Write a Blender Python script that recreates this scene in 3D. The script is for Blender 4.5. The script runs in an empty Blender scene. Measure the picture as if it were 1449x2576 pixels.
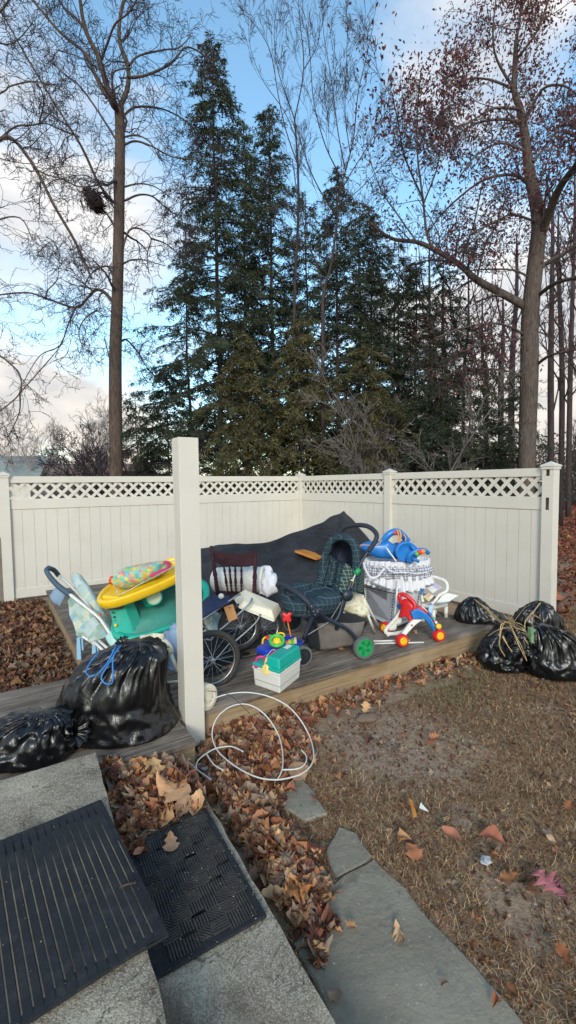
import bpy, math, random
import numpy as np
from mathutils import Vector, Matrix, noise
random.seed(7); RNG = np.random.default_rng(11)
S = bpy.context.scene; COL = S.collection
R = math.radians
# ------------------------------------------------------------ camera geometry
CAM = Vector((0, 0, 1.70)); F = 1160.0
pit = math.atan(71.3/F); th = 0.0109
fwd = Vector((0, math.cos(pit), -math.sin(pit))); up0 = Vector((0, math.sin(pit), math.cos(pit))); x0 = Vector((1, 0, 0))
rgt = x0*math.cos(th) - up0*math.sin(th); upv = up0*math.cos(th) + x0*math.sin(th)
def ray(px, py): return rgt*(px-724.5) - upv*(py-1288) + fwd*F
def P(px, py, Y):                      # world point on a given depth
    d = ray(px, py); return CAM + d*(Y/d.y)
def G(px, py, z=0.0):                  # world point at a given height
    d = ray(px, py); return CAM + d*((z-CAM.z)/d.z)
cd = bpy.data.cameras.new('camera'); co = bpy.data.objects.new('camera', cd); COL.objects.link(co)
cd.sensor_fit = 'VERTICAL'; cd.sensor_height = 36; cd.lens = 36*F/2576; cd.clip_end = 3000; cd.clip_start = .05
co.matrix_world = Matrix((rgt, upv, -fwd)).transposed().to_4x4(); co.location = CAM
S.camera = co
# yard frame: u along the deck front, v away towards the back corner
A0 = Vector((2.05, 4.65, 0)); ANG = math.atan2(.541, .841)
YF = Matrix.Translation(A0) @ Matrix.Rotation(ANG, 4, 'Z')
def U(u, v, z=0.0): return YF @ Vector((u, v, z))
YI = YF.inverted()
# ------------------------------------------------------------ object helpers
def tag(o, label=None, cat=None, group=None, kind=None):
    if label: o['label'] = label
    if cat: o['category'] = cat
    if group: o['group'] = group
    if kind: o['kind'] = kind
    return o
def root(name, loc, label, cat, group=None, rz=0.0):
    o = bpy.data.objects.new(name, None); COL.objects.link(o); o.location = loc; o.rotation_euler = (0, 0, rz)
    o.empty_display_size = .1
    return tag(o, label, cat, group)
def mtx(o):
    m = Matrix.Translation(o.location) @ o.rotation_euler.to_matrix().to_4x4()
    if o.parent: m = mtx(o.parent) @ m
    return m
class MB:
    def __init__(s, T=None): s.v = []; s.f = []; s.T = T or Matrix()
    def add(s, vs, fs):
        n = len(s.v); s.v += [s.T @ Vector(v) for v in vs]; s.f += [tuple(n+i for i in f) for f in fs]; return s
    def box(s, a, b, bev=0):           # axis box from corner a to corner b in frame T
        x0_, y0_, z0_ = a; x1_, y1_, z1_ = b
        vs = [(x0_,y0_,z0_),(x1_,y0_,z0_),(x1_,y1_,z0_),(x0_,y1_,z0_),(x0_,y0_,z1_),(x1_,y0_,z1_),(x1_,y1_,z1_),(x0_,y1_,z1_)]
        return s.add(vs, [(0,3,2,1),(4,5,6,7),(0,1,5,4),(1,2,6,5),(2,3,7,6),(3,0,4,7)])
    def hexa(s, b4, t4):               # bottom four points, top four points
        return s.add(list(b4)+list(t4), [(0,3,2,1),(4,5,6,7),(0,1,5,4),(1,2,6,5),(2,3,7,6),(3,0,4,7)])
    def tube(s, pts, r, n=8, closed=False, cap=True, flat=1.0):
        pts = [Vector(p) for p in pts]; m = len(pts)
        rs = r if isinstance(r, (list, tuple)) else [r]*m
        if len(rs) != m: rs = [rs[0] + (rs[-1]-rs[0])*i/(m-1) for i in range(m)]
        up = None; vs = []
        for i, p in enumerate(pts):
            a = pts[i-1] if (i or closed) else p; b = pts[(i+1) % m] if (i < m-1 or closed) else p
            t = (b-a)
            t = t.normalized() if t.length > 1e-9 else Vector((0,0,1))
            if up is None:
                up = Vector((0,0,1)) if abs(t.z) < .9 else Vector((1,0,0))
            up = (up - t*up.dot(t))
            up = up.normalized() if up.length > 1e-6 else t.orthogonal().normalized()
            sd = t.cross(up)
            for k in range(n):
                an = 2*math.pi*k/n; vs.append(p + (up*math.cos(an)*flat + sd*math.sin(an))*rs[i])
        fs = []
        for i in range(m if closed else m-1):
            j = (i+1) % m
            for k in range(n): fs.append((i*n+k, i*n+(k+1) % n, j*n+(k+1) % n, j*n+k))
        if cap and not closed:
            fs.append(tuple(range(n-1, -1, -1))); fs.append(tuple((m-1)*n+k for k in range(n)))
        return s.add(vs, fs)
    def loft(s, rings, cap=True, closed=False):    # rings: lists of the same number of points
        n = len(rings[0]); vs = [p for r_ in rings for p in r_]; fs = []; m = len(rings)
        for i in range(m if closed else m-1):
            j = (i+1) % m
            for k in range(n): fs.append((i*n+k, i*n+(k+1) % n, j*n+(k+1) % n, j*n+k))
        if cap and not closed: fs.append(tuple(range(n-1, -1, -1))); fs.append(tuple((m-1)*n+k for k in range(n)))
        return s.add(vs, fs)
    def lathe(s, c, ax, prof, n=24):   # prof: (distance along ax, radius)
        c = Vector(c); ax = Vector(ax).normalized(); a = ax.orthogonal().normalized(); b = ax.cross(a)
        return s.loft([[c + ax*h + (a*math.cos(2*math.pi*k/n) + b*math.sin(2*math.pi*k/n))*max(r_, 1e-4) for k in range(n)] for h, r_ in prof])
    def grid(s, rows):
        n = len(rows[0]); vs = [p for r_ in rows for p in r_]
        return s.add(vs, [(i*n+k, i*n+k+1, (i+1)*n+k+1, (i+1)*n+k) for i in range(len(rows)-1) for k in range(n-1)])
    def prism(s, poly, off):           # polygon of 3D points, thickened by the vector off
        n = len(poly); off = Vector(off); vs = [Vector(p) for p in poly] + [Vector(p)+off for p in poly]
        return s.add(vs, [tuple(range(n-1, -1, -1)), tuple(range(n, 2*n))] + [(k, (k+1) % n, n+(k+1) % n, n+k) for k in range(n)])
    def build(s, name, mat, parent=None, smooth=False, bevel=0, solid=0, sub=0, label=None, bseg=2, auto=None):
        me = bpy.data.meshes.new(name)
        if parent is None:
            c = Vector((0,0,0))
            if s.v:
                xs = [v.x for v in s.v]; ys = [v.y for v in s.v]; zs = [v.z for v in s.v]
                c = Vector(((min(xs)+max(xs))/2, (min(ys)+max(ys))/2, min(zs)))
            M = Matrix.Translation(c)
        else: M = mtx(parent)
        I = M.inverted()
        me.from_pydata([tuple(I @ v) for v in s.v], [], s.f)
        me.materials.append(mat)
        if smooth: me.polygons.foreach_set('use_smooth', [True]*len(me.polygons))
        me.validate(); me.update()
        o = bpy.data.objects.new(name, me); COL.objects.link(o)
        if parent is None: o.location = c
        else: o.parent = parent
        if solid: m = o.modifiers.new('s', 'SOLIDIFY'); m.thickness = solid; m.offset = 0
        if sub: m = o.modifiers.new('d', 'SUBSURF'); m.levels = sub; m.render_levels = sub
        if bevel: m = o.modifiers.new('b', 'BEVEL'); m.width = bevel; m.segments = bseg; m.limit_method = 'ANGLE'; m.angle_limit = R(35)
        if auto:
            me.polygons.foreach_set('use_smooth', [True]*len(me.polygons))
            try: me.set_sharp_from_angle(angle=R(auto))
            except Exception: pass
        if label: o['label'] = label
        return o
def smooth_path(pts, k=6, closed=False):
    pts = [Vector(p) for p in pts]; n = len(pts); out = []
    rng = range(n if closed else n-1)
    for i in rng:
        if closed: p0, p1, p2, p3 = pts[i-1], pts[i], pts[(i+1) % n], pts[(i+2) % n]
        else: p0 = pts[max(i-1, 0)]; p1 = pts[i]; p2 = pts[i+1]; p3 = pts[min(i+2, n-1)]
        for j in range(k):
            t = j/k
            out.append(.5*((2*p1) + (p2-p0)*t + (2*p0-5*p1+4*p2-p3)*t*t + (3*p1-p0-3*p2+p3)*t*t*t))
    if not closed: out.append(pts[-1])
    return out
def np_mesh(name, mat, V, Fc, col=None, parent=None, smooth=False, nper=4, loc=None):
    """V (n,3) world, Fc (m,nper) indices, col (n,3) own colour of every leaf or blade"""
    M = mtx(parent) if parent else Matrix.Translation(loc or Vector((0,0,0)))
    I = np.array(M.inverted()); V = V @ I[:3,:3].T + I[:3,3]
    me = bpy.data.meshes.new(name)
    me.vertices.add(len(V)); me.vertices.foreach_set('co', V.astype(np.float32).ravel())
    me.loops.add(Fc.size); me.loops.foreach_set('vertex_index', Fc.astype(np.int32).ravel())
    me.polygons.add(len(Fc)); me.polygons.foreach_set('loop_start', np.arange(0, Fc.size, nper, dtype=np.int32))
    try: me.polygons.foreach_set('loop_total', np.full(len(Fc), nper, dtype=np.int32))
    except Exception: pass
    if smooth: me.polygons.foreach_set('use_smooth', np.ones(len(Fc), dtype=bool))
    if col is not None:
        ca = me.color_attributes.new('tint', 'FLOAT_COLOR', 'POINT')
        ca.data.foreach_set('color', np.concatenate([col, np.ones((len(col),1))], 1).astype(np.float32).ravel())
    me.materials.append(mat); me.update(calc_edges=True)
    o = bpy.data.objects.new(name, me); COL.objects.link(o)
    if parent: o.parent = parent
    else: o.location = loc or Vector((0,0,0))
    return o
# ------------------------------------------------------------ materials
class NT:
    def __init__(s, name):
        s.m = bpy.data.materials.new(name); s.m.use_nodes = True; s.t = s.m.node_tree; s.b = s.t.nodes['Principled BSDF']; s.n = s.t.nodes; s.l = s.t.links
        s._tc = None
    def node(s, ty, **k):
        n = s.n.new(ty)
        for a, v in k.items():
            if a in n.inputs.keys(): n.inputs[a].default_value = v
            else: setattr(n, a, v)
        return n
    def co(s, scale=(1,1,1), rot=(0,0,0)):
        if not s._tc: s._tc = s.node('ShaderNodeTexCoord')
        mp = s.node('ShaderNodeMapping'); mp.inputs['Scale'].default_value = scale; mp.inputs['Rotation'].default_value = rot
        s.l.new(s._tc.outputs['Object'], mp.inputs[0]); return mp.outputs[0]
    def noise(s, scale, detail=4, rough=.55, vec=None, dist=0):
        n = s.node('ShaderNodeTexNoise'); n.inputs['Scale'].default_value = scale; n.inputs['Detail'].default_value = detail
        n.inputs['Roughness'].default_value = rough; n.inputs['Distortion'].default_value = dist
        s.l.new(vec or s.co(), n.inputs['Vector']); return n.outputs[0]
    def vor(s, scale, vec=None, out='Distance', feat='F1'):
        n = s.node('ShaderNodeTexVoronoi'); n.feature = feat; n.inputs['Scale'].default_value = scale; s.l.new(vec or s.co(), n.inputs['Vector']); return n.outputs[out]
    def ramp(s, fac, stops, interp='LINEAR'):
        n = s.node('ShaderNodeValToRGB'); cr = n.color_ramp; cr.interpolation = interp
        while len(cr.elements) > 1: cr.elements.remove(cr.elements[-1])
        cr.elements[0].position = stops[0][0]; cr.elements[0].color = c4(stops[0][1])
        for p, c in stops[1:]: e = cr.elements.new(p); e.color = c4(c)
        s.l.new(fac, n.inputs[0]); return n.outputs[0]
    def mix(s, fac, a, b, blend='MIX'):
        n = s.node('ShaderNodeMix'); n.data_type = 'RGBA'; n.blend_type = blend
        for sock, v in ((n.inputs[0], fac), (n.inputs[6], a), (n.inputs[7], b)):
            if hasattr(v, 'links') or hasattr(v, 'is_linked'): s.l.new(v, sock)
            elif isinstance(v, (int, float)): sock.default_value = v
            else: sock.default_value = c4(v)
        return n.outputs[2]
    def math(s, op, a, b=None):
        n = s.node('ShaderNodeMath'); n.operation = op
        for sock, v in ((n.inputs[0], a), (n.inputs[1], b)):
            if v is None: continue
            if isinstance(v, (int, float)): sock.default_value = v
            else: s.l.new(v, sock)
        return n.outputs[0]
    def base(s, c):
        if isinstance(c, (tuple, list)): s.b.inputs['Base Color'].default_value = c4(c)
        else: s.l.new(c, s.b.inputs['Base Color'])
    def rough(s, v):
        if isinstance(v, (int, float)): s.b.inputs['Roughness'].default_value = v
        else: s.l.new(v, s.b.inputs['Roughness'])
    def bump(s, h, strength=.4, dist=.01):
        n = s.node('ShaderNodeBump'); n.inputs['Strength'].default_value = strength; n.inputs['Distance'].default_value = dist
        s.l.new(h, n.inputs['Height']); s.l.new(n.outputs[0], s.b.inputs['Normal'])
def c4(c): return (c[0], c[1], c[2], 1.0) if len(c) == 3 else c
def hx(h):                             # picture-like hex to linear
    v = [int(h[i:i+2], 16)/255 for i in (0, 2, 4)]
    return tuple(x/12.92 if x <= .04045 else ((x+.055)/1.055)**2.4 for x in v)
def mul(c, k): return tuple(x*k for x in c)
_MC = {}
def plain(name, c, rough=.5, var=.12, vs=6, bump=.08, bs=60, metal=0, spec=None, dirt=0, dirtc=(.08,.07,.05)):
    if name in _MC: return _MC[name]
    t = NT(name); n1 = t.noise(vs, 5)
    col = t.ramp(n1, [(.3, mul(c, 1-var)), (.7, tuple(min(x*(1+var), 1) for x in c))])
    if dirt: col = t.mix(t.ramp(t.noise(vs*1.7, 8, .7), [(.5, (0,0,0)), (.75, (dirt,)*3)]), col, dirtc)
    t.base(col); t.rough(t.ramp(t.noise(vs*3, 3), [(.3, (max(rough-.08, .02),)*3), (.7, (min(rough+.1, 1),)*3)]))
    t.b.inputs['Metallic'].default_value = metal
    if spec is not None: t.b.inputs['Specular IOR Level'].default_value = spec
    if bump: t.bump(t.noise(bs, 4), bump, .004)
    _MC[name] = t.m; return t.m
def tint_mat(name, rough=.8, spec=.2, transl=0.0):
    t = NT(name); a = t.node('ShaderNodeAttribute'); a.attribute_name = 'tint'
    c = t.mix(t.ramp(t.noise(60, 3), [(.35, (.75,.75,.75)), (.65, (1.15,1.15,1.15))]), (0,0,0), (0,0,0))
    m = t.mix(1.0, a.outputs['Color'], t.ramp(t.noise(45, 4), [(.3, (.72,.70,.68)), (.7, (1.0,1.0,1.0))]), 'MULTIPLY')
    t.base(m); t.rough(rough); t.b.inputs['Specular IOR Level'].default_value = spec
    if transl:
        tr = t.node('ShaderNodeBsdfTranslucent'); t.l.new(m, tr.inputs[0]); mx = t.node('ShaderNodeMixShader'); mx.inputs[0].default_value = transl
        t.l.new(t.b.outputs[0], mx.inputs[1]); t.l.new(tr.outputs[0], mx.inputs[2]); t.l.new(mx.outputs[0], t.n['Material Output'].inputs[0])
    return t.m
# ------------------------------------------------------------ light
SUN_AZ, SUN_EL = R(182), R(24)
W = bpy.data.worlds.new('World'); S.world = W; W.use_nodes = True; wt = W.node_tree
bg = wt.nodes['Background']; bg.inputs['Strength'].default_value = .15
def wn(ty): return wt.nodes.new(ty)
sky = wn('ShaderNodeTexSky'); sky.sky_type = 'NISHITA'; sky.sun_disc = False; sky.sun_elevation = SUN_EL; sky.sun_rotation = SUN_AZ; sky.ozone_density = 1.6; sky.dust_density = .5
tc = wn('ShaderNodeTexCoord'); mp = wn('ShaderNodeMapping'); mp.inputs['Scale'].default_value = (1, 1, 2.2); wt.links.new(tc.outputs['Generated'], mp.inputs[0])
nz = wn('ShaderNodeTexNoise'); nz.inputs['Scale'].default_value = 1.9; nz.inputs['Detail'].default_value = 9; nz.inputs['Roughness'].default_value = .55; nz.inputs['Distortion'].default_value = .35
mp.inputs['Location'].default_value = (3.1, 1.7, .4)
wt.links.new(mp.outputs[0], nz.inputs['Vector'])
sx = wn('ShaderNodeSeparateXYZ'); wt.links.new(tc.outputs['Generated'], sx.inputs[0])
# more cloud low down and to both sides: a gradient of the air itself, by elevation and azimuth
el = wn('ShaderNodeMapRange'); el.inputs[1].default_value = .0; el.inputs[2].default_value = .75; el.inputs[3].default_value = .13; el.inputs[4].default_value = -.10; wt.links.new(sx.outputs['Z'], el.inputs[0])
ad = wn('ShaderNodeMath'); ad.operation = 'ADD'; wt.links.new(nz.outputs[0], ad.inputs[0]); wt.links.new(el.outputs[0], ad.inputs[1])
ax_ = wn('ShaderNodeMath'); ax_.operation = 'ABSOLUTE'; wt.links.new(sx.outputs['X'], ax_.inputs[0])
am = wn('ShaderNodeMath'); am.operation = 'MULTIPLY_ADD'; wt.links.new(ax_.outputs[0], am.inputs[0]); am.inputs[1].default_value = .22; wt.links.new(ad.outputs[0], am.inputs[2])
cr = wn('ShaderNodeValToRGB'); cr.color_ramp.elements[0].position = .52; cr.color_ramp.elements[0].color = (0,0,0,1); cr.color_ramp.elements[1].position = .70; cr.color_ramp.elements[1].color = (1,1,1,1)
for (bx, by, amp, w_) in ((190, 400, .17, .955), (1280, 900, .10, .93), (1180, 60, .34, .975), (700, 200, -.12, .90), (60, 60, -.05, .95), (1000,330,-.10,.94)):
    vd = wn('ShaderNodeVectorMath'); vd.operation = 'DOT_PRODUCT'; vd.inputs[1].default_value = tuple(ray(bx, by).normalized()); nm_ = wn('ShaderNodeVectorMath'); nm_.operation = 'NORMALIZE'
    wt.links.new(tc.outputs['Generated'], nm_.inputs[0]); wt.links.new(nm_.outputs[0], vd.inputs[0])
    mr = wn('ShaderNodeMapRange'); mr.interpolation_type = 'SMOOTHSTEP'; mr.inputs[1].default_value = w_; mr.inputs[2].default_value = 1; mr.inputs[3].default_value = 0; mr.inputs[4].default_value = amp
    wt.links.new(vd.outputs['Value'], mr.inputs[0]); a2 = wn('ShaderNodeMath'); wt.links.new(am.outputs[0], a2.inputs[0]); wt.links.new(mr.outputs[0], a2.inputs[1]); am = a2
wt.links.new(am.outputs[0], cr.inputs[0])
cc = wn('ShaderNodeValToRGB'); cc.color_ramp.elements[0].position = .02; cc.color_ramp.elements[0].color = (5.0,4.5,3.9,1); cc.color_ramp.elements[1].position = .35; cc.color_ramp.elements[1].color = (4.75,4.7,4.7,1)
wt.links.new(sx.outputs['Z'], cc.inputs[0])
mx = wn('ShaderNodeMix'); mx.data_type = 'RGBA'; wt.links.new(cr.outputs[0], mx.inputs[0]); sm = wn('ShaderNodeMix'); sm.data_type = 'RGBA'; sm.blend_type = 'MULTIPLY'; sm.inputs[0].default_value = 1; sm.inputs[7].default_value = (1.5, 1.78, 1.64, 1); wt.links.new(sky.outputs[0], sm.inputs[6]); wt.links.new(sm.outputs[2], mx.inputs[6]); wt.links.new(cc.outputs[0], mx.inputs[7])
gn = wn('ShaderNodeTexNoise'); gn.inputs['Scale'].default_value = 4.2; gn.inputs['Detail'].default_value = 7; gn.inputs['Distortion'].default_value = .5; wt.links.new(mp.outputs[0], gn.inputs['Vector'])
gr = wn('ShaderNodeValToRGB'); gr.color_ramp.elements[0].position = .40; gr.color_ramp.elements[0].color = (.74,.78,.84,1); gr.color_ramp.elements[1].position = .56; gr.color_ramp.elements[1].color = (1,1,1,1); wt.links.new(gn.outputs[0], gr.inputs[0])
cg = wn('ShaderNodeMix'); cg.data_type = 'RGBA'; cg.blend_type = 'MULTIPLY'; cg.inputs[0].default_value = 1; wt.links.new(cc.outputs[0], cg.inputs[6]); wt.links.new(gr.outputs[0], cg.inputs[7]); wt.links.new(cg.outputs[2], mx.inputs[7])
wt.links.new(mx.outputs[2], bg.inputs[0])
sl = bpy.data.lights.new('sun', 'SUN'); sl.energy = 1.5; sl.angle = R(14); sl.color = (1, .91, .80)
so = bpy.data.objects.new('sun', sl); COL.objects.link(so)
sd_ = Vector((math.sin(SUN_AZ)*math.cos(SUN_EL), math.cos(SUN_AZ)*math.cos(SUN_EL), math.sin(SUN_EL)))
so.rotation_euler = sd_.to_track_quat('Z', 'Y').to_euler(); so.location = sd_*40
S.view_settings.view_transform = 'Standard'; S.view_settings.look = 'None'; S.view_settings.exposure = 0.5; S.view_settings.gamma = 1
S.render.engine = 'CYCLES'
# ------------------------------------------------------------ setting materials
vinyl = plain('vinyl', hx('cfc9be'), .45, .035, 1.2, .05, 30, dirt=.2, dirtc=hx('a59a88'))
vinyl_groove = plain('vinyl_groove', hx('8f8a82'), .6, .03, 2, 0)
def wood_mat(name, c1, c2, c3, s=1.0):
    t = NT(name)
    g = t.noise(5*s, 9, .68, t.co((.55, 16, 16))); g2 = t.noise(14*s, 6, .6, t.co((.35, 30, 30)))
    big = t.noise(2.3, 6, .6, t.co((1, 3, 1)))
    c = t.ramp(g, [(.3, c1), (.5, c2), (.72, c3)]); c = t.mix(t.ramp(g2, [(.42, (0,0,0)), (.62, (.5,.5,.5))]), c, mul(c1, .55))
    c = t.mix(t.ramp(big, [(.45, (0,0,0)), (.7, (.55,.55,.55))]), c, mul(c3, 1.05))
    t.base(c); t.b.inputs['Specular IOR Level'].default_value = .2; t.rough(.9); t.bump(g, .6, .008); return t.m
deck_wood = wood_mat('deck_wood', hx('3a312a'), hx('6e6257'), hx('a39688'))
beam_wood = wood_mat('beam_wood', hx('80694f'), hx('9c8465'), hx('b09a7c'), .5)
def concrete_mat():
    t = NT('concrete')
    b = t.noise(3.5, 8, .65); st = t.vor(230, out='Color'); sd = t.vor(230)
    c = t.ramp(b, [(.3, hx('71675a')), (.5, hx('918674')), (.7, hx('b3a892'))])
    m = t.mix(t.ramp(st, [(.55, (0,0,0)), (.7, (.38,)*3)]), c, hx('c9c1b2')); m = t.mix(t.ramp(st, [(.2, (.45,)*3), (.33, (0,0,0))]), m, hx('5e564c'))
    m = t.mix(t.ramp(t.noise(1.6, 9, .7, dist=.8), [(.50, (0,0,0)), (.62, (.7,)*3)]), m, hx('5a4c42'))
    cr_ = t.vor(2.3, t.co((1,1,1)), 'Distance', 'DISTANCE_TO_EDGE')
    crk = t.math('ABSOLUTE', t.math('SUBTRACT', t.noise(2.1, 5, .6, dist=1.1), .5)); m = t.mix(t.ramp(crk, [(.0, (.8,)*3), (.006, (0,0,0))]), m, hx('3b332c'))
    t.base(m); t.b.inputs['Specular IOR Level'].default_value = .15; t.rough(.95); t.bump(t.math('ADD', t.noise(90, 6, .7), t.math('MULTIPLY', sd, -.5)), .6, .004); return t.m
concrete = concrete_mat()
def slate_mat():
    t = NT('flagstone'); b = t.noise(2.6, 7, .6)
    c = t.ramp(b, [(.3, hx('7a7263')), (.55, hx('8e8676')), (.75, hx('a19887'))])
    c = t.mix(t.ramp(t.noise(9, 8, .75), [(.55, (0,0,0)), (.72, (.5,)*3)]), c, hx('5c5b56'))
    c = t.mix(t.ramp(t.noise(55, 2), [(.70, (0,0,0)), (.74, (.7,)*3)]), c, hx('bcbcb6'))
    c = t.mix(t.ramp(t.noise(1.3, 8, .7, dist=.6), [(.5, (0,0,0)), (.68, (.5,)*3)]), c, hx('6e675c'))
    t.base(c); t.b.inputs['Specular IOR Level'].default_value = .2; t.rough(.88); t.bump(t.noise(5, 10, .7), .8, .03); return t.m
slate = slate_mat()
def ground_mat():
    t = NT('ground_soil')
    n1 = t.noise(1.1, 7, .6); n2 = t.noise(26, 8, .75); n3 = t.noise(120, 3, .6)
    soil = t.ramp(n2, [(.3, hx('7c6757')), (.52, hx('a58d78')), (.72, hx('b8a088'))])
    thatch = t.ramp(n2, [(.3, hx('7c6550')), (.5, hx('a88d72')), (.7, hx('bba283'))])
    c = t.mix(t.ramp(n1, [(.44, (0,0,0)), (.58, (1,1,1))]), soil, thatch)
    c = t.mix(t.ramp(t.noise(3.1, 6), [(.56, (0,0,0)), (.66, (.2,)*3)]), c, hx('6e6144'))
    peb = t.vor(75, out='Color'); c = t.mix(t.ramp(peb, [(.86, (0,0,0)), (.88, (.6,)*3)]), c, hx('a29788'))
    t.base(c); t.rough(.95); t.b.inputs['Specular IOR Level'].default_value = .15
    t.bump(t.math('ADD', n2, t.math('MULTIPLY', n3, .5)), .9, .02); return t.m
soil = ground_mat()
# ------------------------------------------------------------ ground sheet
def gz(x, y):
    d = math.hypot(x, y)
    return (noise.noise(Vector((x*1.1, y*1.1, 3)))*.018 + noise.noise(Vector((x*3.7, y*3.7, 7)))*.008 - .012) * (1 if d < 8 else 1) + max(0, d-14)*.004*noise.noise(Vector((x*.05, y*.05, 1)))
def axis_pts(lo, hi, a, b, st):
    xs = list(np.arange(a, b, st)); x = b; s_ = st
    while x < hi: s_ *= 1.25; x += s_; xs.append(x)
    x = a; s_ = st
    while x > lo: s_ *= 1.25; x -= s_; xs.insert(0, x)
    return xs
gx = axis_pts(-700, 700, -5, 6, .11); gy = axis_pts(-60, 900, .2, 9, .11)
V = np.array([(x, y, gz(x, y)) for y in gy for x in gx]); nx = len(gx)
Fc = np.array([(j*nx+i, j*nx+i+1, (j+1)*nx+i+1, (j+1)*nx+i) for j in range(len(gy)-1) for i in range(nx-1)])
g_ = np_mesh('ground', soil, V, Fc, smooth=True); tag(g_, kind='structure')
# ------------------------------------------------------------ vinyl fence
fr = root('vinyl_fence', U(1.14, 5.07), 'white vinyl privacy fence with a lattice strip on top, cornering behind the deck', 'fence', rz=ANG)
Q = Matrix.Rotation(math.pi/2, 4, 'Z')
FE = YF @ Matrix.Translation((1.14, 5.07, 0))          # origin at the back corner
L1, L2 = 5.22, 5.06                                    # left run along -u, right run along -v
def hollow_post(T, holes=None):
    h = .0635; w = .006; m = MB(T); H = 1.86
    m.box((-h, -h, -.2), (h, -h+w, H)); m.box((-h, h-w, -.2), (h, h, H)); m.box((h-w, -h+w, -.2), (h, h-w, H))
    if not holes: m.box((-h, -h+w, -.2), (-h+w, h-w, H))
    else:
        z = -.2
        for a, b, hw in holes: m.box((-h, -h+w, z), (-h+w, h-w, a)); m.box((-h, -h+w, a), (-h+w, -hw, b)); m.box((-h, hw, a), (-h+w, h-w, b)); z = b
        m.box((-h, -h+w, z), (-h+w, h-w, H))
    p = m.build('post', vinyl, fr)
    c = MB(T); a = .083
    c.box((-a+.008, -a+.008, H-.03), (a-.008, a-.008, H)); 
    c.loft([[(sx*q, sy*q, z) for sx, sy in ((-1,-1),(1,-1),(1,1),(-1,1))] for q, z in ((a, H), (a, H+.018), (a-.02, H+.028), (.004, H+.062))])
    co_ = c.build('post_cap', vinyl, fr, bevel=.003); co_.parent = p; co_.matrix_parent_inverse = Matrix()
    return p
def section(T, length):                               # runs from x=0 to x=length in frame T, thickness along y
    a, b = .06, length-.06
    MB(T).box((a, -.025, 1.752), (b, .025, 1.85)).build('top_rail', vinyl, fr, bevel=.004)
    MB(T).box((a, -.025, 1.365), (b, .025, 1.515)).build('middle_rail', vinyl, fr, bevel=.004)
    MB(T).box((a, -.025, .045), (b, .025, .185)).build('bottom_rail', vinyl, fr, bevel=.004)
    n = 16; w = (b-a)/n; m = MB(T)
    for i in range(n): m.box((a+i*w+.0035, -.012, .18), (a+(i+1)*w-.0035, .012, 1.37))
    m.box((a, -.006, .19), (b, .006, 1.36)); m.build('board_panel', vinyl, fr)
    m = MB(T); z0, z1 = 1.51, 1.757; p = (b-a)/round((b-a)/.17); hw = .0225
    for s_, yo in ((1, -.008), (-1, .0)):
        k = -3
        while k*p < (b-a)+.5:
            x_ = a + k*p + (.5*p if s_ < 0 else 0)
            def pt(zz, off): return x_ + s_*(zz-z0-.125) + off*1.414
            pa = [(pt(z0, -hw), z0), (pt(z0, hw), z0), (pt(z1, hw), z1), (pt(z1, -hw), z1)]
            def clip(poly, X, keep):
                out = []
                for i in range(len(poly)):
                    p_, q_ = poly[i], poly[(i+1) % len(poly)]; ip = keep*(p_[0]-X) >= 0; iq = keep*(q_[0]-X) >= 0
                    if ip: out.append(p_)
                    if ip != iq: t_ = (X-p_[0])/(q_[0]-p_[0]); out.append((X, p_[1]+t_*(q_[1]-p_[1])))
                return out
            pa = clip(pa, a-.01, 1); pa = clip(pa, b+.01, -1) if pa else pa
            if len(pa) >= 3: m.prism([(q[0], yo, q[1]) for q in pa], (0, .0078, 0))
            k += 1
    m.build('lattice', vinyl, fr)
RL = FE @ Matrix.Rotation(math.pi, 4, 'Z'); RR = FE @ Matrix.Rotation(-math.pi/2, 4, 'Z')
for T, L in ((RL, L1), (RR, L2)): section(T, L/2); section(T @ Matrix.Translation((L/2, 0, 0)), L/2)
for x, y in ((0, 0), (-L1/2, 0), (-L1, 0), (0, -L2/2)): hollow_post(FE @ Matrix.Translation((x, y, 0)))
hollow_post(FE @ Matrix.Translation((0, -L2, 0)), [(1.37, 1.51, .02), (1.755, 1.84, .02)])
# lone post
LP = G(484, 1878); LPT = Matrix.Translation(LP) @ Matrix.Rotation(ANG, 4, 'Z')
m = MB(LPT); h = .0635; H = 1.99
for a, b in (((-h,-h,0), (h,-h+.005,H)), ((-h,h-.005,0), (h,h,H)), ((-h,-h+.005,0), (-h+.005,h-.005,H)), ((h-.005,-h+.005,0), (h,h-.005,H)), ((-h+.005,-h+.005,H-.012), (h-.005,h-.005,H-.004))): m.box(a, b)
vp = root('vinyl_post', LP, 'tall capless white vinyl post standing alone in front of the deck', 'post', rz=ANG)
m.build('post_shell', vinyl, vp, bevel=.003)
MB(LPT).box((-h-.002, -h-.002, -.03), (h+.002, h+.002, .012)).build('post_foot', vinyl, vp, bevel=.002)
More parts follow.
